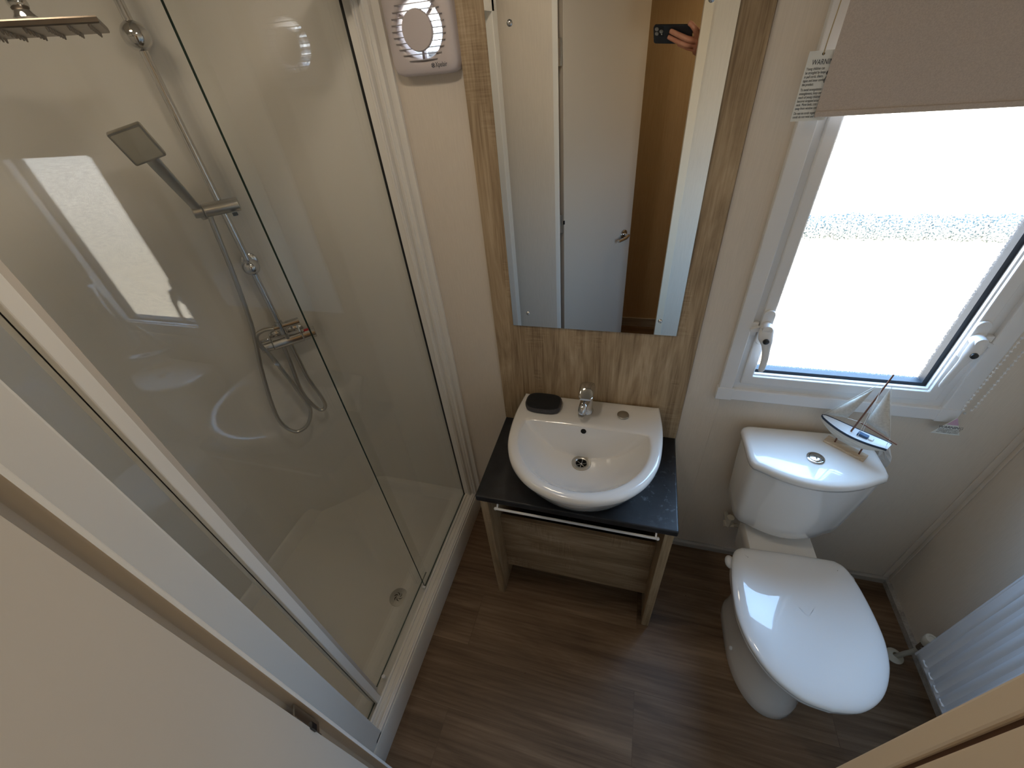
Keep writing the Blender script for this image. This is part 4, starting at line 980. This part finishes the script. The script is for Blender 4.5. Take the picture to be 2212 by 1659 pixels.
# hoses
H1 = [(-0.722, -0.150, 1.452), (-0.728, -0.152, 1.42), (-0.742, -0.157, 1.289), (-0.753, -0.168, 1.165), (-0.765, -0.180, 1.065), (-0.791, -0.204, 0.922), (-0.814, -0.222, 0.761), (-0.815, -0.224, 0.675), (-0.790, -0.206, 0.619), (-0.757, -0.170, 0.630), (-0.733, -0.146, 0.690), (-0.734, -0.147, 0.745), (-0.746, -0.155, 0.861), (-0.760, -0.168, 0.977), (-0.768, -0.178, 1.025), (-0.762, -0.176, 1.058), (-0.742, -0.156, 1.070), (-0.716, -0.135, 1.066)]
H2 = [(-0.722, -0.133, 0.985), (-0.722, -0.135, 0.95), (-0.724, -0.136, 0.91), (-0.733, -0.142, 0.797), (-0.729, -0.138, 0.728), (-0.712, -0.124, 0.668), (-0.695, -0.109, 0.672), (-0.690, -0.106, 0.714), (-0.700, -0.116, 0.822), (-0.701, -0.117, 0.91), (-0.700, -0.118, 0.992), (-0.698, -0.123, 1.042)]
bm = nb(); pp = spline([V(*p)+SN*0.012 for p in H1], 7); tube(bm, pp, [0.0068+0.0006*(i % 2) for i in range(len(pp))], 12); o = mk('shower_hose', bm, M['chrome_soft'], None, True); tag(o, 'long chrome hose looping down from the hand shower', 'hose', None)
bm = nb(); pp = spline(H2, 7); tube(bm, pp, [0.0068+0.0006*(i % 2) for i in range(len(pp))], 12); o = mk('shower_hose', bm, M['chrome_soft'], None, True); tag(o, 'shorter chrome hose looping between valve and diverter', 'hose', None)

# ------------------------------------------------------------------ hall lamp and bathroom downlight fittings
def fitting(name, loc, r, lab):
    t = thing(name, lab, 'lamp', loc)
    bm = nb(); lathe(bm, [(r*0.96, 0.0), (r*1.12, -0.006), (r*1.12, 0.02), (r*0.96, 0.02)], loc, (0, 0, 1), 40, False, False); mk('rim', bm, M['upvc'], t, True)
    bm = nb(); lathe(bm, [(0.0, 0.010), (r*0.96, 0.010)], loc, (0, 0, 1), 40, False, False); mk('diffuser', bm, M['lampglow'], t)
fitting('ceiling_lamp', (1.0, -1.45, ZC-0.020), 0.10, 'round warm ceiling lamp in the hall behind the camera')
fitting('ceiling_lamp', (0.10, -0.55, ZC-0.020), 0.08, 'small round warm downlight in the ceiling between basin and shower screen')
fitting('ceiling_lamp', (-0.52, -0.50, ZC-0.020), 0.09, 'round fill lamp added in the ceiling to brighten the shower')  # unseen fitting added to go with the shower fill light

# ------------------------------------------------------------------ phone and the hand holding it (seen in the mirror)
def ph(r, u, f): return CAM+CR*r+CU*u+CF*f
pho = thing('mobile_phone', 'dark mobile phone held up in the doorway, seen in the mirror', 'phone', tuple(ph(0.05, -0.015, -0.008)))
bm = nb(); P = rrect(0.0505, -0.0150, 0.0735, 0.0358, 0.010)
loft(bm, [[ph(x, y, f) for x, y in rrect(0.0505, -0.0150, 0.0735-k, 0.0358-k, 0.010-k)] for f, k in ((-0.0125, 0.0012), (-0.0115, 0.0), (-0.0055, 0.0), (-0.0045, 0.0012))]); mk('case', bm, M['phone'], pho, True, sharp=30)
bm = nb(); loft(bm, [[ph(x, y, f) for x, y in rrect(-0.001, 0.0, 0.0175, 0.0175, 0.006)] for f in (-0.0046, -0.0032)]); cbk = mk('camera_block', bm, M['black'], pho, True, sharp=30)
for x, y in ((-0.009, -0.0085), (-0.009, 0.009), (0.0085, 0.0)):
    bm = nb(); lathe(bm, [(0.0072, 0), (0.0072, 0.0012), (0.006, 0.0014)], ph(x, y, -0.0033), CF, 24); mk('lens_ring', bm, M['chrome_soft'], cbk, True)
bm = nb(); lathe(bm, [(0.002, 0), (0.002, 0.0006)], ph(0.0095, -0.0115, -0.0032), CF, 12); mk('flash', bm, M['paper'], cbk)

# person: hand, wrist and forearm as one continuous surface
PV, PE, PR = [], [], []
def chain(start, pts, radii):
    prev = start
    for p, r in zip(pts, radii):
        PV.append(ph(*p)); PR.append(r); i = len(PV)-1
        if prev is not None: PE.append((prev, i))
        prev = i
    return prev
chain(None, [(0.145, -0.060, -0.018)], [0.027])                       # 0 palm centre
wr = chain(0, [(0.150, -0.090, -0.028), (0.164, -0.120, -0.046), (0.215, -0.155, -0.10), (0.29, -0.20, -0.19), (0.37, -0.24, -0.28)], [0.027, 0.026, 0.027, 0.031, 0.038])
k1 = chain(0, [(0.143, -0.022, -0.010)], [0.013])
chain(k1, [(0.136, 0.004, -0.006), (0.122, 0.022, -0.006), (0.106, 0.029, -0.010)], [0.0108, 0.0098, 0.0088])            # index over the top edge
k2 = chain(0, [(0.136, -0.034, -0.002)], [0.0125])
chain(k2, [(0.110, -0.023, 0.004), (0.076, -0.006, 0.005), (0.048, 0.006, 0.0035), (0.041, 0.008, 0.003)], [0.0112, 0.0104, 0.0096, 0.0080])
k3 = chain(0, [(0.138, -0.052, -0.003)], [0.0122])
chain(k3, [(0.108, -0.046, 0.004), (0.070, -0.030, 0.005), (0.041, -0.017, 0.0035), (0.034, -0.014, 0.003)], [0.0108, 0.0100, 0.0092, 0.0076])
k4 = chain(0, [(0.135, -0.072, -0.006)], [0.0112])
chain(k4, [(0.110, -0.066, -0.004), (0.085, -0.060, -0.008), (0.068, -0.058, -0.014)], [0.0080, 0.0074, 0.0066])          # little finger under the phone
t1 = chain(0, [(0.152, -0.040, -0.028)], [0.014])
chain(t1, [(0.138, -0.020, -0.030), (0.112, -0.010, -0.025), (0.095, -0.006, -0.022)], [0.0115, 0.0098, 0.0085])          # thumb on the screen side
me = bpy.data.meshes.new('person'); me.from_pydata([tuple(p) for p in PV], PE, []); me.update()
per = bpy.data.objects.new('person', me); COL.objects.link(per); me.materials.append(M['skin'])
sk = per.modifiers.new('skin', 'SKIN'); sk.use_smooth_shade = True
for i, r in enumerate(PR):
    v = me.skin_vertices[0].data[i]; v.radius = (r, r*0.92); v.use_root = (i == 0)
ss = per.modifiers.new('sub', 'SUBSURF'); ss.levels = 2; ss.render_levels = 2
tag(per, 'person reflected in the mirror, a hand gripping a dark phone', 'person')
bm = nb(); tube(bm, [ph(0.205, -0.150, -0.088), ph(0.29, -0.20, -0.19), ph(0.385, -0.248, -0.298)], [0.034, 0.040, 0.050], 24)
sl = mk('sleeve', bm, M['sleeve'], per, True); sl.location = (0, 0, 0)
